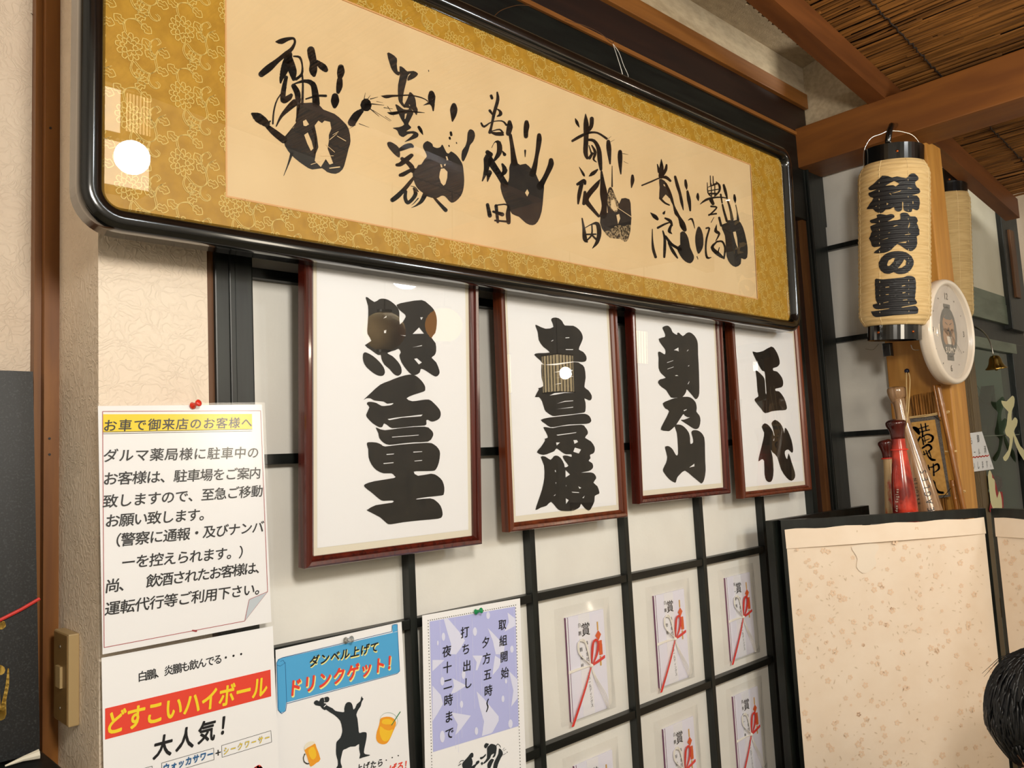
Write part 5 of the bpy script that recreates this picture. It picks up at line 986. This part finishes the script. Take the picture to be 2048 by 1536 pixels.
bat_text(P2, R2, 'den Eagles', (1793, 1021), (1795, 978), .0105, 'foam', r2, bold=.04, wid=.8)
mk('wrist_cord', *join(tube([atX(x, y, 2.205) for x, y in smooth2([(1813, 745), (1813, 770), (1814, 800), (1811, 835), (1808, 865)], 3, False)], .0014, 6), tube([atX(x, y, 2.2) for x, y in smooth2([(1817, 745), (1820, 760), (1818, 800), (1815, 835), (1809, 868)], 3, False)], .0014, 6)), 'cord', label='yellow cord loop hanging from the blue tack beside the bats', cat='cord')
mk('tack', *lathe([(.006, -.004), (.006, .003), (.004, .005), (.001, .0055)], atX(1815, 742, PX0) + Vector((-.004, 0, 0)), (-1, -.2, .1), 16), 'tack', label='dark blue round tack on the wooden post', cat='tack', smooth=True) if M.setdefault('tack', base('blue_tack', '#1c2440', .3)) else None
hx = 2.262
h = thing('reed_hanging', atX(1860, 1000, hx), 'small reed hanging with gold card and black brush writing on the wooden post', 'wall hanging')
def rd(x0, y0, x1, y1, r, X=hx, mat='reed_v', nm='reed'): return mk(nm, *tube([atX(x0, y0, X), atX((x0 + x1) / 2 + .5, (y0 + y1) / 2, X), atX(x1, y1, X)], r, 7), mat, h, smooth=True)
for i, (x, y) in enumerate(((1824, 792), (1829, 790), (1834, 789), (1839, 788), (1844, 787), (1850, 787), (1856, 785), (1861, 785), (1866, 783))):
    rd(x, y, x + 30, 1045, random.uniform(.0022, .0032), hx + random.uniform(0, .003))
def cane(pts, r, nm='bamboo_cane'):
    q = [atX(x, y, hx - .012) for x, y in pts]; n = 40; P_ = [q[0].lerp(q[1], i / n) for i in range(n + 1)]; R_ = [r * (1.0 + (.10 if i % 13 == 6 else 0)) for i in range(n + 1)]
    return mk(nm, *tube(P_, R_, 12), 'bamboo', h, smooth=True)
cane([(1875, 770), (1932, 1040)], .0072); cane([(1868, 770), (1880, 835)], .004); cane([(1904, 960), (1918, 1040)], .0058)
gp = Pl(atX(1860, 900, hx - .008), (0, -1, 0), (0, 0, 1)); ga = Art(gp, 0)
bk = [(1818, 838), (1877, 829), (1901, 993), (1862, 999)]
mk('fabric_board', *quadsheet(gp, bk, -.002, 0, n=1), 'greyboard', h)
mk('gold_card', *quadsheet(gp, [(1823, 845), (1870, 839), (1896, 989), (1850, 993)], 0, .002, n=1), 'sign_gold', h)
k6 = (1700, 700, 4.388); w7 = Art(gp, .0028)
for q in ([(560, 680, 20), (590, 700, 40), (610, 735, 20)], [(625, 650, 10), (640, 720, 14), (640, 760, 14)], [(665, 645, 12), (670, 700, 12)], [(610, 690, 10), (690, 665, 10)], [(620, 720, 10), (700, 700, 12)], [(600, 790, 12), (620, 760, 12), (590, 830, 12)], [(640, 780, 14), (650, 830, 12)], [(630, 770, 12), (680, 740, 14), (730, 760, 20), (720, 800, 18), (690, 810, 10)], [(650, 800, 8), (700, 780, 8)], [(655, 760, 8), (665, 810, 8)],
          [(640, 860, 16), (690, 830, 20), (720, 860, 18), (690, 890, 12)], [(650, 890, 10), (660, 920, 10)], [(670, 880, 10), (690, 930, 12), (720, 960, 22), (750, 965, 16)], [(700, 890, 10), (715, 940, 10)], [(640, 920, 8), (700, 900, 8)], [(690, 1010, 10), (700, 1050, 14)], [(670, 1040, 8), (720, 1025, 8)], [(735, 1000, 12), (740, 1100, 16)], [(720, 1030, 10), (770, 1000, 18), (785, 1040, 18), (750, 1070, 10)],
          [(720, 1140, 16), (740, 1150, 10)], [(745, 1160, 16), (755, 1210, 18), (780, 1245, 22), (820, 1252, 22)]): w7.brush('text', q, k6)
w7.build('brush_writing', h)
mk('binding', *join(*[tube([atX(x0, y0, hx - .01), atX((x0 + x1) / 2, (y0 + y1) / 2 + 1, hx - .013), atX(x1, y1, hx - .01)], .0014, 6) for x0, y0, x1, y1 in ((1819, 834, 1898, 822), (1819, 836, 1880, 828), (1880, 827, 1898, 825), (1890, 902, 1914, 901), (1890, 903, 1914, 903), (1904, 985, 1930, 981), (1904, 986, 1930, 984), (1930, 981, 1930, 984), (1898, 822, 1898, 825))]), 'cord', h)
mk('corner_cord', *join(tube([atX(1886, 995, hx - .011), atX(1903, 975, hx - .011)], .0008, 5), tube([atX(1866, 830, hx - .011), atX(1882, 842, hx - .011)], .0008, 5)), 'dcord', h)
# ------------------------------------------------------------------ entrance door beyond the post
DY = -.08
X_ = lambda x, y: atY(x, y, DY).x
Z_ = lambda x, y: atY(x, y, DY).z
d3 = thing('door_3', (3.0, DY, FZ), kind='structure')
xa, xr = 2.42, X_(2000, 515); z1, z2, z3, z4, z5 = Z_(2010, 594), Z_(1946, 600), Z_(1950, 633), Z_(1951, 672), Z_(1948, 693)
zt = 2.25
mk('frosted_pane', *box(xa, xr, DY, DY + .006, z1, zt), 'pane_white', d3)
mk('head_rail', *box(xa, xr + .9, DY - .004, DY + .04, z3, z2 + .018, .002), 'alu_green', d3)
mk('sill_rail', *box(xa, xr + .9, DY - .002, DY + .03, z2 + .018, z1, .001), 'pane_white' if False else 'alu_green', d3)
mk('dark_channel', *box(xa, xr + .9, DY + .01, DY + .04, z4, z3), 'black', d3)
mk('door_rail', *box(xa, X_(2033, 705), DY - .002, DY + .03, z5, z4, .002), 'alu_green', d3)
xs0, xs1 = X_(1903, 780), X_(1955, 780)
st = [box(xs0 - .25, xs1, DY, DY + .03, FZ, z5)]
n = 15
for i in range(n): st.append(box(xs0 + (xs1 - .07 - xs0) * i / n, xs0 + (xs1 - .07 - xs0) * (i + .45) / n, DY - .004, DY + .001, FZ, z5))
mk('ribbed_stile', *join(*st), 'alu', d3)
xg = X_(2036, 800)
mk('glass_pane', *box(xs1, xg, DY + .012, DY + .016, FZ, z5), 'doorglass', d3)
zm = Z_(1990, 869); mk('lower_film', *box(xs1, xg, DY + .018, DY + .020, FZ, zm - .006), glass('tinted_film', 1.3, .02, (.45, .44, .40, 1)), d3)
mk('mid_line', *box(xs1, xg, DY + .008, DY + .018, zm - .006, zm - .002), 'alu_green', d3)
mk('dark_stile', *join(box(xr, X_(2036, 560), DY - .02, DY + .05, z3 - .02, zt, .003), box(xg, xg + .35, DY, DY + .05, FZ, z4, .002)), 'black', d3)
mk('stile_molding', *box(xr + .06, xr + .12, DY - .03, DY - .018, z1, zt - .15, .002), 'post_dark', d3)
mk('wall_vestibule', *box(2.3, 6.0, 1.3, 1.35, FZ, 3.0), 'vest', kind='structure')
mk('wall_beyond', *box(X_(2034, 500), 6.0, DY + .0, DY + .05, z4, 3.0), 'washi', kind='structure')
mk('wall_outer', *box(6.0, 6.05, -2.2, 1.3, FZ, 3.0), 'washi', kind='structure')
# cream lettering stuck on the glass
gl = Pl((0, DY - .004, 0), (1, 0, 0), (0, 0, 1)); a = Art(gl, .002); k9 = (1898, 780, 6.144)
a.poly('creamp', [(635, 130), (700, 140), (770, 70), (800, 110), (790, 200), (765, 260), (765, 380), (800, 335), (835, 370), (825, 440), (790, 510), (830, 600), (870, 690), (922, 750), (940, 890), (860, 780), (800, 640), (785, 560), (775, 640), (740, 800), (690, 875), (655, 830), (720, 740), (740, 600), (700, 560), (680, 500), (700, 430), (715, 300), (720, 265), (660, 200)], [], k9)
a.poly('redl', [(500, 1010), (540, 1060), (580, 1180), (600, 1260), (650, 1250), (665, 1420), (640, 1500), (500, 1500), (500, 1400), (530, 1200)], [], k9, dh=-.0006)
a.poly('creamp', [(470, 1060), (495, 985), (520, 1040), (525, 1080), (555, 1110), (560, 1220), (585, 1330), (610, 1240), (640, 1340), (640, 1500), (560, 1500), (510, 1400), (495, 1300)], [], k9)
a.poly('greyboard', [(560, 1060), (640, 1080), (650, 1200), (590, 1220)], [], k9, dh=-.001)
a.build(lambda m: 'cream_lettering' if m == 'creamp' else 'red_shadow', d3)
# shapes behind the glass; the TV is a reflection built as a glowing set
tv = thing('tv_reflection', atY(2008, 775, .5), 'TV picture of a person in white, a reflection built behind the entrance glass', 'tv_reflection')
tp_ = Pl(atY(2008, 775, .5), (1, 0, 0), (0, 0, 1))
mk('casing', *quadsheet(tp_, [(1976, 722), (2052, 730), (2056, 842), (1986, 838)], -.03, -.002, n=1), 'black', tv)
ta = Art(tp_, 0); ta.poly('tvd', [(1984, 728), (2046, 734), (2050, 834), (1990, 830)], k=1); ta.poly('tvy', [(2003, 730), (2036, 732), (2037, 737), (2004, 736)], k=1, dh=.001); ta.poly('tv', [(2003, 738), (2037, 740), (2037, 744), (2004, 743)], k=1, dh=.001)
ta.poly('tvs', [(2018, 745), (2026, 742), (2033, 748), (2034, 760), (2028, 768), (2021, 762)], dh=.001); ta.poly('tvw', [(2012, 775), (2022, 765), (2036, 764), (2040, 800), (2042, 832), (2036, 830), (2024, 800), (2014, 786)], dh=.0008)
ta.build(lambda m: 'screen' if m == 'tvd' else 'screen_image', tv)
ct = [atY(x, y, .25) for x, y in ((1990, 760), (2030, 790), (2050, 850), (2060, 1060), (1972, 1060), (1974, 850))]
mk('dark_coat_shape', [tuple(p) for p in ct] + [tuple(p + Vector((0, .06, 0))) for p in ct], [(0, 1, 2, 3, 4, 5), (11, 10, 9, 8, 7, 6)] + [(i, (i + 1) % 6, (i + 1) % 6 + 6, i + 6) for i in range(6)], 'dark', label='dark coat-shaped panel behind the entrance glass below the TV picture', cat='coat_shape')  # flat dark coat-like panel behind the lower door glass
mk('cable', *join(tube([atY(x, y, .1) for x, y in smooth2([(1952, 768), (1960, 780), (1970, 790), (1985, 796)], 3, False)], .0016, 5), tube([atY(x, y, .1) for x, y in smooth2([(1955, 790), (1965, 803), (1978, 810), (1990, 810)], 3, False)], .0016, 5)), 'dcord', label='two thin dark cables behind the entrance glass', cat='cable')
# bell on its spring
BY = -.16
bl = thing('door_bell', atY(1994, 742, BY), 'small brass bell on a curved steel spring above the entrance glass', 'bell')
bc = atY(1993, 738, BY); s_ = 1 / (FPX / (bc - CAM).dot(FWD)); ba = (at(1989, 712, (bc - CAM).dot(FWD)) - bc).normalized()
mk('bell', *lathe([(19 * s_, 0), (20 * s_, 1 * s_), (16 * s_, 5 * s_), (12.5 * s_, 12 * s_), (11 * s_, 20 * s_), (8 * s_, 26 * s_), (2 * s_, 28 * s_)], bc, ba, 36), 'brass', bl, smooth=True)
mk('clapper', *lathe([(.001, -.006), (.005, -.004), (.005, .002), (.002, .012)], bc, ba, 14), 'brass', bl, smooth=True)
mk('spring', *tube([atY(x, y, BY + .07 * (1 - i / 12) ** 2) for i, (x, y) in enumerate(smooth2([(1948, 653), (1962, 660), (1974, 673), (1982, 690), (1987, 712)], 3, False))], [.0018 + .0022 * (1 - i / 12) for i in range(13)], 7), 'metal', bl, smooth=True)
# handwritten note
np_ = Pl(atY(1945, 905, DY - .012), (1, -.0, 0), (0, 0, 1)); r, a = notice('handwritten_note', 'small white handwritten note with red wavy underline taped to the ribbed door frame', np_, [(1911, 870), (1964, 863), (1988, 938), (1922.5, 947)])
sh_ = dict(bold=.0, shear=0)
textpx(a, T, '帰りも', (1920, 883), (1942, 881), .030, **sh_, wid=.8); textpx(a, T, '御', (1956, 877), (1956, 877), .030, bold=.0, wid=.8)
textpx(a, T, 'アルコール', (1921, 909), (1958, 903), .026, **sh_, wid=.72); textpx(a, T, '消', (1970, 899), (1970, 899), .030, bold=0, wid=.8)
textpx(a, T, 'お願いします。', (1929, 933), (1982, 927), .030, **sh_, wid=.72)
a.brush('redp', [(1915, 897, 1.5), (1928, 893, 1.8), (1939, 893, 1.4)]); a.brush('redp', [(1916, 901, 1.2), (1926, 897, 1.4), (1937, 896, 1.2)])
a.brush('redp', [(1917 + i * 3, 918 - i * .35 + (1.4 if i % 2 else -1.0), 1.4) for i in range(21)], k=1)
a.build(lambda m: 'red_underline' if m == 'redp' else 'handwriting', r)
# ------------------------------------------------------------------ folding screen
ZT = 1.086
pa, pb = atZ(1561, 1041, ZT), atZ(1971, 1016.5, ZT)
fs = thing('folding_screen', (pa.x, pa.y, FZ), 'black framed folding screen papered with faded pink floral paper', 'folding screen')
def panel(p, q, fw=.0185, paper=True, strip=True, seed=1, low=FZ + .004):
    d = Vector((q.x - p.x, q.y - p.y, 0)); W = d.length; pl = Pl((p.x, p.y, low), d, (0, 0, 1)); H = ZT - low; th = .018
    V, F = join(sheet(pl, 0, fw, 0, H, -th, 0), sheet(pl, W - fw, W, 0, H, -th, 0), sheet(pl, fw, W - fw, H - fw * 1.15, H, -th, -.0004), sheet(pl, fw, W - fw, 0, fw * 1.6, -th, -.0004))
    mk('panel_frame', V, F, 'screenf', fs)
    if not paper: mk('panel_back', *sheet(pl, fw, W - fw, fw, H - fw, -th * .7, -.004), 'screenp', fs); return pl, W, H
    e1, e2 = .0075, .0085; zs = H - .064
    mk('paper_panel', *sheet(pl, e1 + .002, W - e2, fw, zs + .01, -.003, .0006), 'screenp', fs)
    # upper pasted strip, its lower edge bellying out
    n = 20; V, F = [], []
    for i in range(n + 1):
        u = e1 + (W - e1 - e2 + .0015) * i / n; bl_ = .007 * math.sin(math.pi * i / n) ** .7 + .001
        top = H - .0215 + .0015 * math.sin(i * 1.3); bt = zs - .001 + .006 * i / n
        for v, hh in ((top, .0012), ((top + bt) / 2, .0016 + bl_ * .25), (bt + .008, .0016 + bl_ * .8), (bt, .0014 + bl_)): V.append(tuple(pl.P(u, v, hh)))
    for i in range(n):
        for j in range(3): q_ = i * 4 + j; F.append((q_, q_ + 4, q_ + 5, q_ + 1))
    mk('paper_strip', V, F, 'screenp', fs, smooth=True)
    rr = random.Random(seed); fl, f2 = [], []
    for k in range(int(W * H * 1900)):
        u, v = rr.uniform(.02, W - .02), rr.uniform(.04, H - .03); c = rr.random(); hgt = .0013 if v < zs - .004 else .0035 + .003 * (1 - abs(2 * u / W - 1))
        if v > zs - .006: 
            if c > .5: continue
            hgt = .0060 if abs(v - zs) < .02 else .0032
            if rr.random() > .35: continue
        g0 = rr.uniform(0, 6.28); n5 = 5
        if c < .35:
            R_ = rr.uniform(.003, .0085); pts = []
            for i in range(n5 * 4): g = g0 + i * 2 * math.pi / (n5 * 4); rad_ = R_ * (.62 + .38 * abs(math.sin(n5 * (g - g0) / 2))); pts.append((u + rad_ * math.cos(g), v + rad_ * math.sin(g)))
            hole = [(u + R_ * .3 * math.cos(g0 + i * 1.05), v + R_ * .3 * math.sin(g0 + i * 1.05)) for i in range(6)]
            fl.append(on(pl, fill(pts, [hole]), hgt))
        else:
            l_, w_ = rr.uniform(.0018, .005), rr.uniform(.0008, .0016); cx, sx = math.cos(g0), math.sin(g0)
            f2.append(on(pl, fill([(u + x * cx - y * sx, v + x * sx + y * cx) for x, y in ((-l_, 0), (-l_ * .3, w_), (l_ * .5, w_ * .8), (l_, 0), (l_ * .5, -w_ * .8), (-l_ * .3, -w_))]), hgt))
    mk('floral_print', *join(*fl), 'flower', fs, kind='stuff'); mk('floral_print', *join(*f2), 'flower2', fs, kind='stuff')
    return pl, W, H
plA, WA, HA = panel(pa, pb, seed=3)
ap = Art(plA, .0026)
ap.poly('patch', [(1702, 1094), (1722, 1088), (1752, 1086), (1756, 1098), (1748, 1112), (1752, 1128), (1738, 1142), (1724, 1146), (1712, 1134), (1714, 1118), (1708, 1106)]) if M.setdefault('patch', base('bare_patch', '#f0e2d0', .8, .1)) else None
ap.build('torn_patch', fs)
hgx = Vector((-.010, -.006, 0)); pb0 = pa + Vector((-.016, .012, 0))
qd = Vector((1, -.02, 0)).normalized(); plB, _, _ = panel(pb0, pb0 + qd * .5, paper=False, fw=.04)
dC = Vector((-.33, -.94, 0)).normalized(); pc0 = atZ(1981, 1017, ZT); panel(pc0, pc0 + dC * .49, seed=9)
def hinge(x, y, w_, h_, D_): 
    c = at(x, y, D_); n_ = -FWD; u_ = Vector((RIGHT.x, RIGHT.y, 0)).normalized(); pl = Pl(c, u_, (0, 0, 1)); k_ = D_ / FPX
    ms = [sheet(pl, -w_ / 2 * k_, w_ / 2 * k_, -h_ / 2 * k_, h_ / 2 * k_, -.002, 0), tube([pl.P(w_ * .5 * k_, -h_ / 2 * k_, .001), pl.P(w_ * .5 * k_, h_ / 2 * k_, .001)], .0022, 8)]
    for v in (-.28, .28): ms.append(lathe([(.0025, 0), (.002, .001), (.0006, .0012)], pl.P(0, v * h_ * k_, 0), pl.n, 10))
    mk('hinge', *join(*ms), 'brassp', fs, label='brass hinge')
dA = (pa - CAM).dot(FWD)
hinge(1568, 1228, 14, 40, dA - .004); hinge(2004, 1215, 4, 40, (pc0 - CAM).dot(FWD) - .012)
# ------------------------------------------------------------------ person at the lower right corner
Hc = at(2101, 1441, 1.36)
pn = thing('person', (Hc.x, Hc.y, FZ), 'seated person with short black hair, mostly cut off at the lower right corner', 'person')
face = (FWD * -.12 + RIGHT * 1.0); face.z = 0; face.normalize(); sidev = Vector((0, 0, 1)).cross(face)
def headpt(th, ph, ex=0):
    x, y, z = math.cos(ph) * math.cos(th), math.cos(ph) * math.sin(th), math.sin(ph)   # x = face direction
    rx, ry, rz_ = .084, .072, .106
    px_ = x * rx * (1 + (.04 if x < 0 else -.02)); py_ = y * ry; pz_ = z * rz_
    if z < -.1: k = 1 + .42 * (z + .1); px_ = px_ * (k if x < 0 else 1 + .12 * (z + .1)); py_ *= 1 + .35 * (z + .1)
    if x > .85 and abs(y) < .25: px_ += .016 * max(0, 1 - abs(z + .12) / .22) * max(0, 1 - abs(y) / .18)       # nose
    if x > .7 and .06 < z < .22 and .2 < abs(y) < .5: px_ -= .006                                              # eye sockets
    if x > .8 and abs(y) < .3 and -.50 < z < -.40: px_ += .004                                                 # lips
    l_ = 1 + ex; return Hc + face * px_ * l_ + sidev * py_ * l_ + Vector((0, 0, pz_ * l_))
n, m = 48, 32
V = [tuple(headpt(2 * math.pi * i / n, math.pi * (j / m - .5))) for j in range(m + 1) for i in range(n)]
F = [(j * n + i, j * n + (i + 1) % n, (j + 1) * n + (i + 1) % n, (j + 1) * n + i) for j in range(m) for i in range(n)]
mk('head', V, F, 'skin', pn, smooth=True)
for s in (-1, 1):
    e0 = Hc + sidev * .078 * s + Vector((0, 0, -.012)) - face * .004
    mk('ear', *tube([e0 + Vector((0, 0, -.026)), e0 + Vector((0, 0, -.018)) - face * .004 + sidev * s * .006, e0 - face * .012 + sidev * s * .010, e0 + Vector((0, 0, .024)) - face * .008 + sidev * s * .009, e0 + Vector((0, 0, .030)) + face * .006 + sidev * s * .004], [.004, .009, .008, .009, .004], 10), 'skin', pn, smooth=True)
    ey = Hc + face * .084 + sidev * .030 * s + Vector((0, 0, .012)); mk('eye', *lathe([(.0005, -.008), (.009, -.002), (.010, 0), (.007, .004), (.0005, .006)], ey, face, 14), 'foam', pn, smooth=True)
    mk('eyebrow', *tube([ey + Vector((0, 0, .018)) - sidev * .012 * s + face * .006, ey + Vector((0, 0, .022)) + face * .006, ey + Vector((0, 0, .016)) + sidev * .014 * s - face * .004], .0022, 6), 'hair', pn)
mk('mouth', *tube([Hc + face * .094 + Vector((0, 0, -.058)) + sidev * x for x in (-.018, 0, .018)], .003, 6), 'bat_dark', pn)
hv, hf = [], []
for j in range(m + 1):
    for i in range(n):
        th = 2 * math.pi * i / n; ph = math.pi * (j / m - .5); c = math.cos(th)
        lim = -.45 if c < -.1 else (-.1 if c < .35 else .42)
        hv.append((th, ph, lim))
rr = random.Random(4)
VV = [tuple(headpt(t, p_, .10 + .025 * math.sin(7 * t) * math.cos(9 * p_) + .012 * rr.random())) for t, p_, l_ in hv]
for j in range(m):
    for i in range(n):
        q = (j * n + i, j * n + (i + 1) % n, (j + 1) * n + (i + 1) % n, (j + 1) * n + i)
        if all(hv[k][1] >= hv[k][2] for k in q): hf.append(q)
strands = []
for k in range(900):
    t = rr.uniform(0, 2 * math.pi); c = math.cos(t); lo = -.50 if c < -.1 else (-.12 if c < .35 else .40)
    p0 = rr.uniform(lo + .1, 1.35); l_ = rr.uniform(.25, .55); pts = []
    for i in range(5): pts.append(headpt(t + rr.uniform(-.03, .03), max(lo - .08, p0 - l_ * i / 4), .105 + .015 * (1 if i else 0) + (rr.uniform(.0, .025) if i == 4 else 0)))
    strands.append(tube(pts, [.0022, .0026, .0024, .0018, .0005], 4))
for k in range(26):
    t = rr.uniform(0, 6.28); strands.append(tube([headpt(t, 1.1, .1), headpt(t, .9, .2), headpt(t + .1, .55, .24 + rr.uniform(0, .05))], [.0008, .0006, .0003], 3))
mk('hair', *join((VV, hf), *strands), 'hair', pn, smooth=True)
def skinbody(name, verts, edges, rad_, mat):
    me = bpy.data.meshes.new(name); me.from_pydata([tuple(Vector(v) - LOC[pn.name]) for v in verts], edges, []); o = bpy.data.objects.new(name, me); COL.objects.link(o); o.parent = pn; LOC[o.name] = LOC[pn.name]
    me.materials.append(M[mat]); md = o.modifiers.new('s', 'SKIN'); md.use_smooth_shade = True
    for i, r_ in enumerate(rad_): me.skin_vertices[0].data[i].radius = (r_[0], r_[1]) if isinstance(r_, tuple) else (r_, r_)
    me.skin_vertices[0].data[0].use_root = True; sb = o.modifiers.new('d', 'SUBSURF'); sb.levels = 2; sb.render_levels = 2; return o
b_ = Vector((Hc.x, Hc.y, FZ)) - face * .03; z = lambda f_, s_, h_: b_ + face * f_ + sidev * s_ + Vector((0, 0, h_))
hz = Hc.z - FZ
skinbody('neck', [z(.0, 0, hz - .22), z(.01, 0, hz - .13), z(.02, 0, hz - .07)], [(0, 1), (1, 2)], [.055, .05, .05], 'skin')
ver = [z(-.02, 0, .12), z(-.02, 0, .28), z(-.01, 0, hz - .30), z(0, 0, hz - .20)]; ed = [(0, 1), (1, 2), (2, 3)]; rd_ = [(.15, .12), (.14, .11), (.15, .10), (.06, .06)]
for s in (-1, 1):
    k = len(ver); ver += [z(0, .17 * s, hz - .26), z(.06, .21 * s, .30), z(.16, .11 * s, .22)]; ed += [(2, k), (k, k + 1), (k + 1, k + 2)]; rd_ += [.062, .05, .038]
    k = len(ver); ver += [z(.04, .11 * s, .11), z(.20, .20 * s, .10), z(.16, -.04 * s, .07)]; ed += [(0, k), (k, k + 1), (k + 1, k + 2)]; rd_ += [.09, .07, .055]
skinbody('clothing', ver, ed, rd_, 'shirt')
for s in (-1, 1):
    w0 = z(.18, .10 * s, .22); mk('hand', *join(tube([w0 - face * .02, w0 + face * .03, w0 + face * .07], [.024, .034, .03], 10), *[tube([w0 + face * .06 + sidev * (i - 1.5) * .016, w0 + face * (.10 + (.01 if i in (1, 2) else 0)) + sidev * (i - 1.5) * .018 - Vector((0, 0, .006)), w0 + face * (.115 + (.012 if i in (1, 2) else 0)) + sidev * (i - 1.5) * .018 - Vector((0, 0, .026))], [.009, .0085, .006], 8) for i in range(4)], tube([w0 + face * .02 - sidev * s * .028, w0 + face * .05 - sidev * s * .045, w0 + face * .075 - sidev * s * .042], [.011, .010, .007], 8)), 'skin', pn, smooth=True)
# ------------------------------------------------------------------ strings on the moulding
def wire(pts, y, r): return tube([atY(px_, py_, y) for px_, py_ in smooth2(pts, 3, False)], r, 5)
mk('hanging_string', *join(wire([(1226, 88), (1235, 115), (1243, 140), (1248, 160)], -.02, .0006), wire([(1226, 88), (1238, 105), (1247, 130), (1256, 150), (1257, 164)], -.02, .0006), wire([(1226, 88), (1232, 106), (1242, 138), (1247, 158)], -.022, .0005)), 'whitecord', label='thin white strings dangling above the long frame', cat='string')
mk('thin_wire', *join(wire([(985, 36), (1000, 22), (1020, 14), (1040, 10), (1062, 12)], -.02, .0005), wire([(1130, 40), (1165, 50), (1200, 66), (1224, 86), (1228, 78)], -.02, .0007)), 'post_dark', label='thin dark wire running along the moulding above the long frame', cat='wire')
mk('corner_fibre', *join(tube([atY(x, y, .203) for x, y in smooth2([(62, 26), (70, 32), (80, 30), (88, 36)], 3, False)], .0004, 4), tube([atY(x, y, .203) for x, y in smooth2([(66, 30), (74, 40), (70, 46)], 3, False)], .0004, 4)), 'dcord', bpy.data.objects['wall_alcove'])
# ------------------------------------------------------------------ lamps in the room behind the viewer (seen only as reflections in the glass)
def boxlamp(x, y, z, w_, d_, h_, mat, bars, label):
    r_ = thing('box_lamp', (x, y, z), label, 'lamp', 'paper lamps behind the viewer')
    mk('shade', *box(x - w_ / 2, x + w_ / 2, y - d_ / 2, y + d_ / 2, z, z + h_), mat, r_)
    ms = [box(x - w_ / 2 - .004, x + w_ / 2 + .004, y - d_ / 2 - .004, y + d_ / 2 + .004, z - .006, z), box(x - w_ / 2 - .004, x + w_ / 2 + .004, y - d_ / 2 - .004, y + d_ / 2 + .004, z + h_, z + h_ + .006)]
    for i in range(bars): u = x - w_ / 2 + w_ * (i + .5) / bars; ms.append(box(u - .0018, u + .0018, y + d_ / 2, y + d_ / 2 + .004, z, z + h_)); u = y - d_ / 2 + d_ * (i + .5) / bars; ms.append(box(x - w_ / 2 - .004, x - w_ / 2, u - .0018, u + .0018, z, z + h_))
    mk('lamp_frame', *join(*ms), 'lampwood', r_); mk('cord', *tube([(x, y, z + h_ + .005), (x, y, 2.9)], .003, 6), 'lampwood', r_)
boxlamp(1.085, -2.80, 2.585, .11, .09, .19, 'tube_lamp', 0, 'plain white box lamp nearest the left end of the room')
boxlamp(1.215, -2.80, 2.60, .10, .09, .17, 'paper_lamp', 7, 'slatted box lamp beside the plain white one')
boxlamp(1.15, -2.78, 2.345, .20, .12, .19, 'tube_lamp', 0, 'wide white box lamp hanging lowest at the left')
boxlamp(3.10, -1.95, 1.55, .12, .11, .19, 'paper_lamp', 5, 'latticed box lamp in the middle of the room')
boxlamp(2.70, -2.0, 1.54, .12, .10, .19, 'paper_lamp', 5, 'latticed box lamp nearer the round lanterns')
boxlamp(3.62, -1.87, 1.66, .12, .10, .18, 'paper_lamp', 5, 'latticed box lamp closest to the entrance')
def roundlamp(x, y, z, r, mat, label):
    r_ = thing('round_lantern', (x, y, z - r), label, 'lantern', 'round lanterns behind the viewer'); n = 40
    mk('shade', *lathe([(max(.02, r * math.cos(t)) + .001 * math.sin(i * 2.1), r * .92 * math.sin(t)) for i, t in enumerate([-1.45 + 2.9 * k / n for k in range(n + 1)])], (x, y, z), (0, 0, 1), 36), mat, r_, smooth=True)
    mk('ring', *join(lathe([(.03, r * .88), (.03, r * 1.0)], (x, y, z), (0, 0, 1), 20), lathe([(.03, -r * 1.0), (.03, -r * .88)], (x, y, z), (0, 0, 1), 20)), 'lacquer', r_); mk('cord', *tube([(x, y, z + r), (x, y, 2.9)], .003, 6), 'lampwood', r_)
roundlamp(2.03, -1.60, 1.66, .075, 'paper_lamp2', 'lit round orange lantern'); roundlamp(1.84, -1.74, 1.63, .085, 'lantern', 'unlit round lantern beside the lit one')
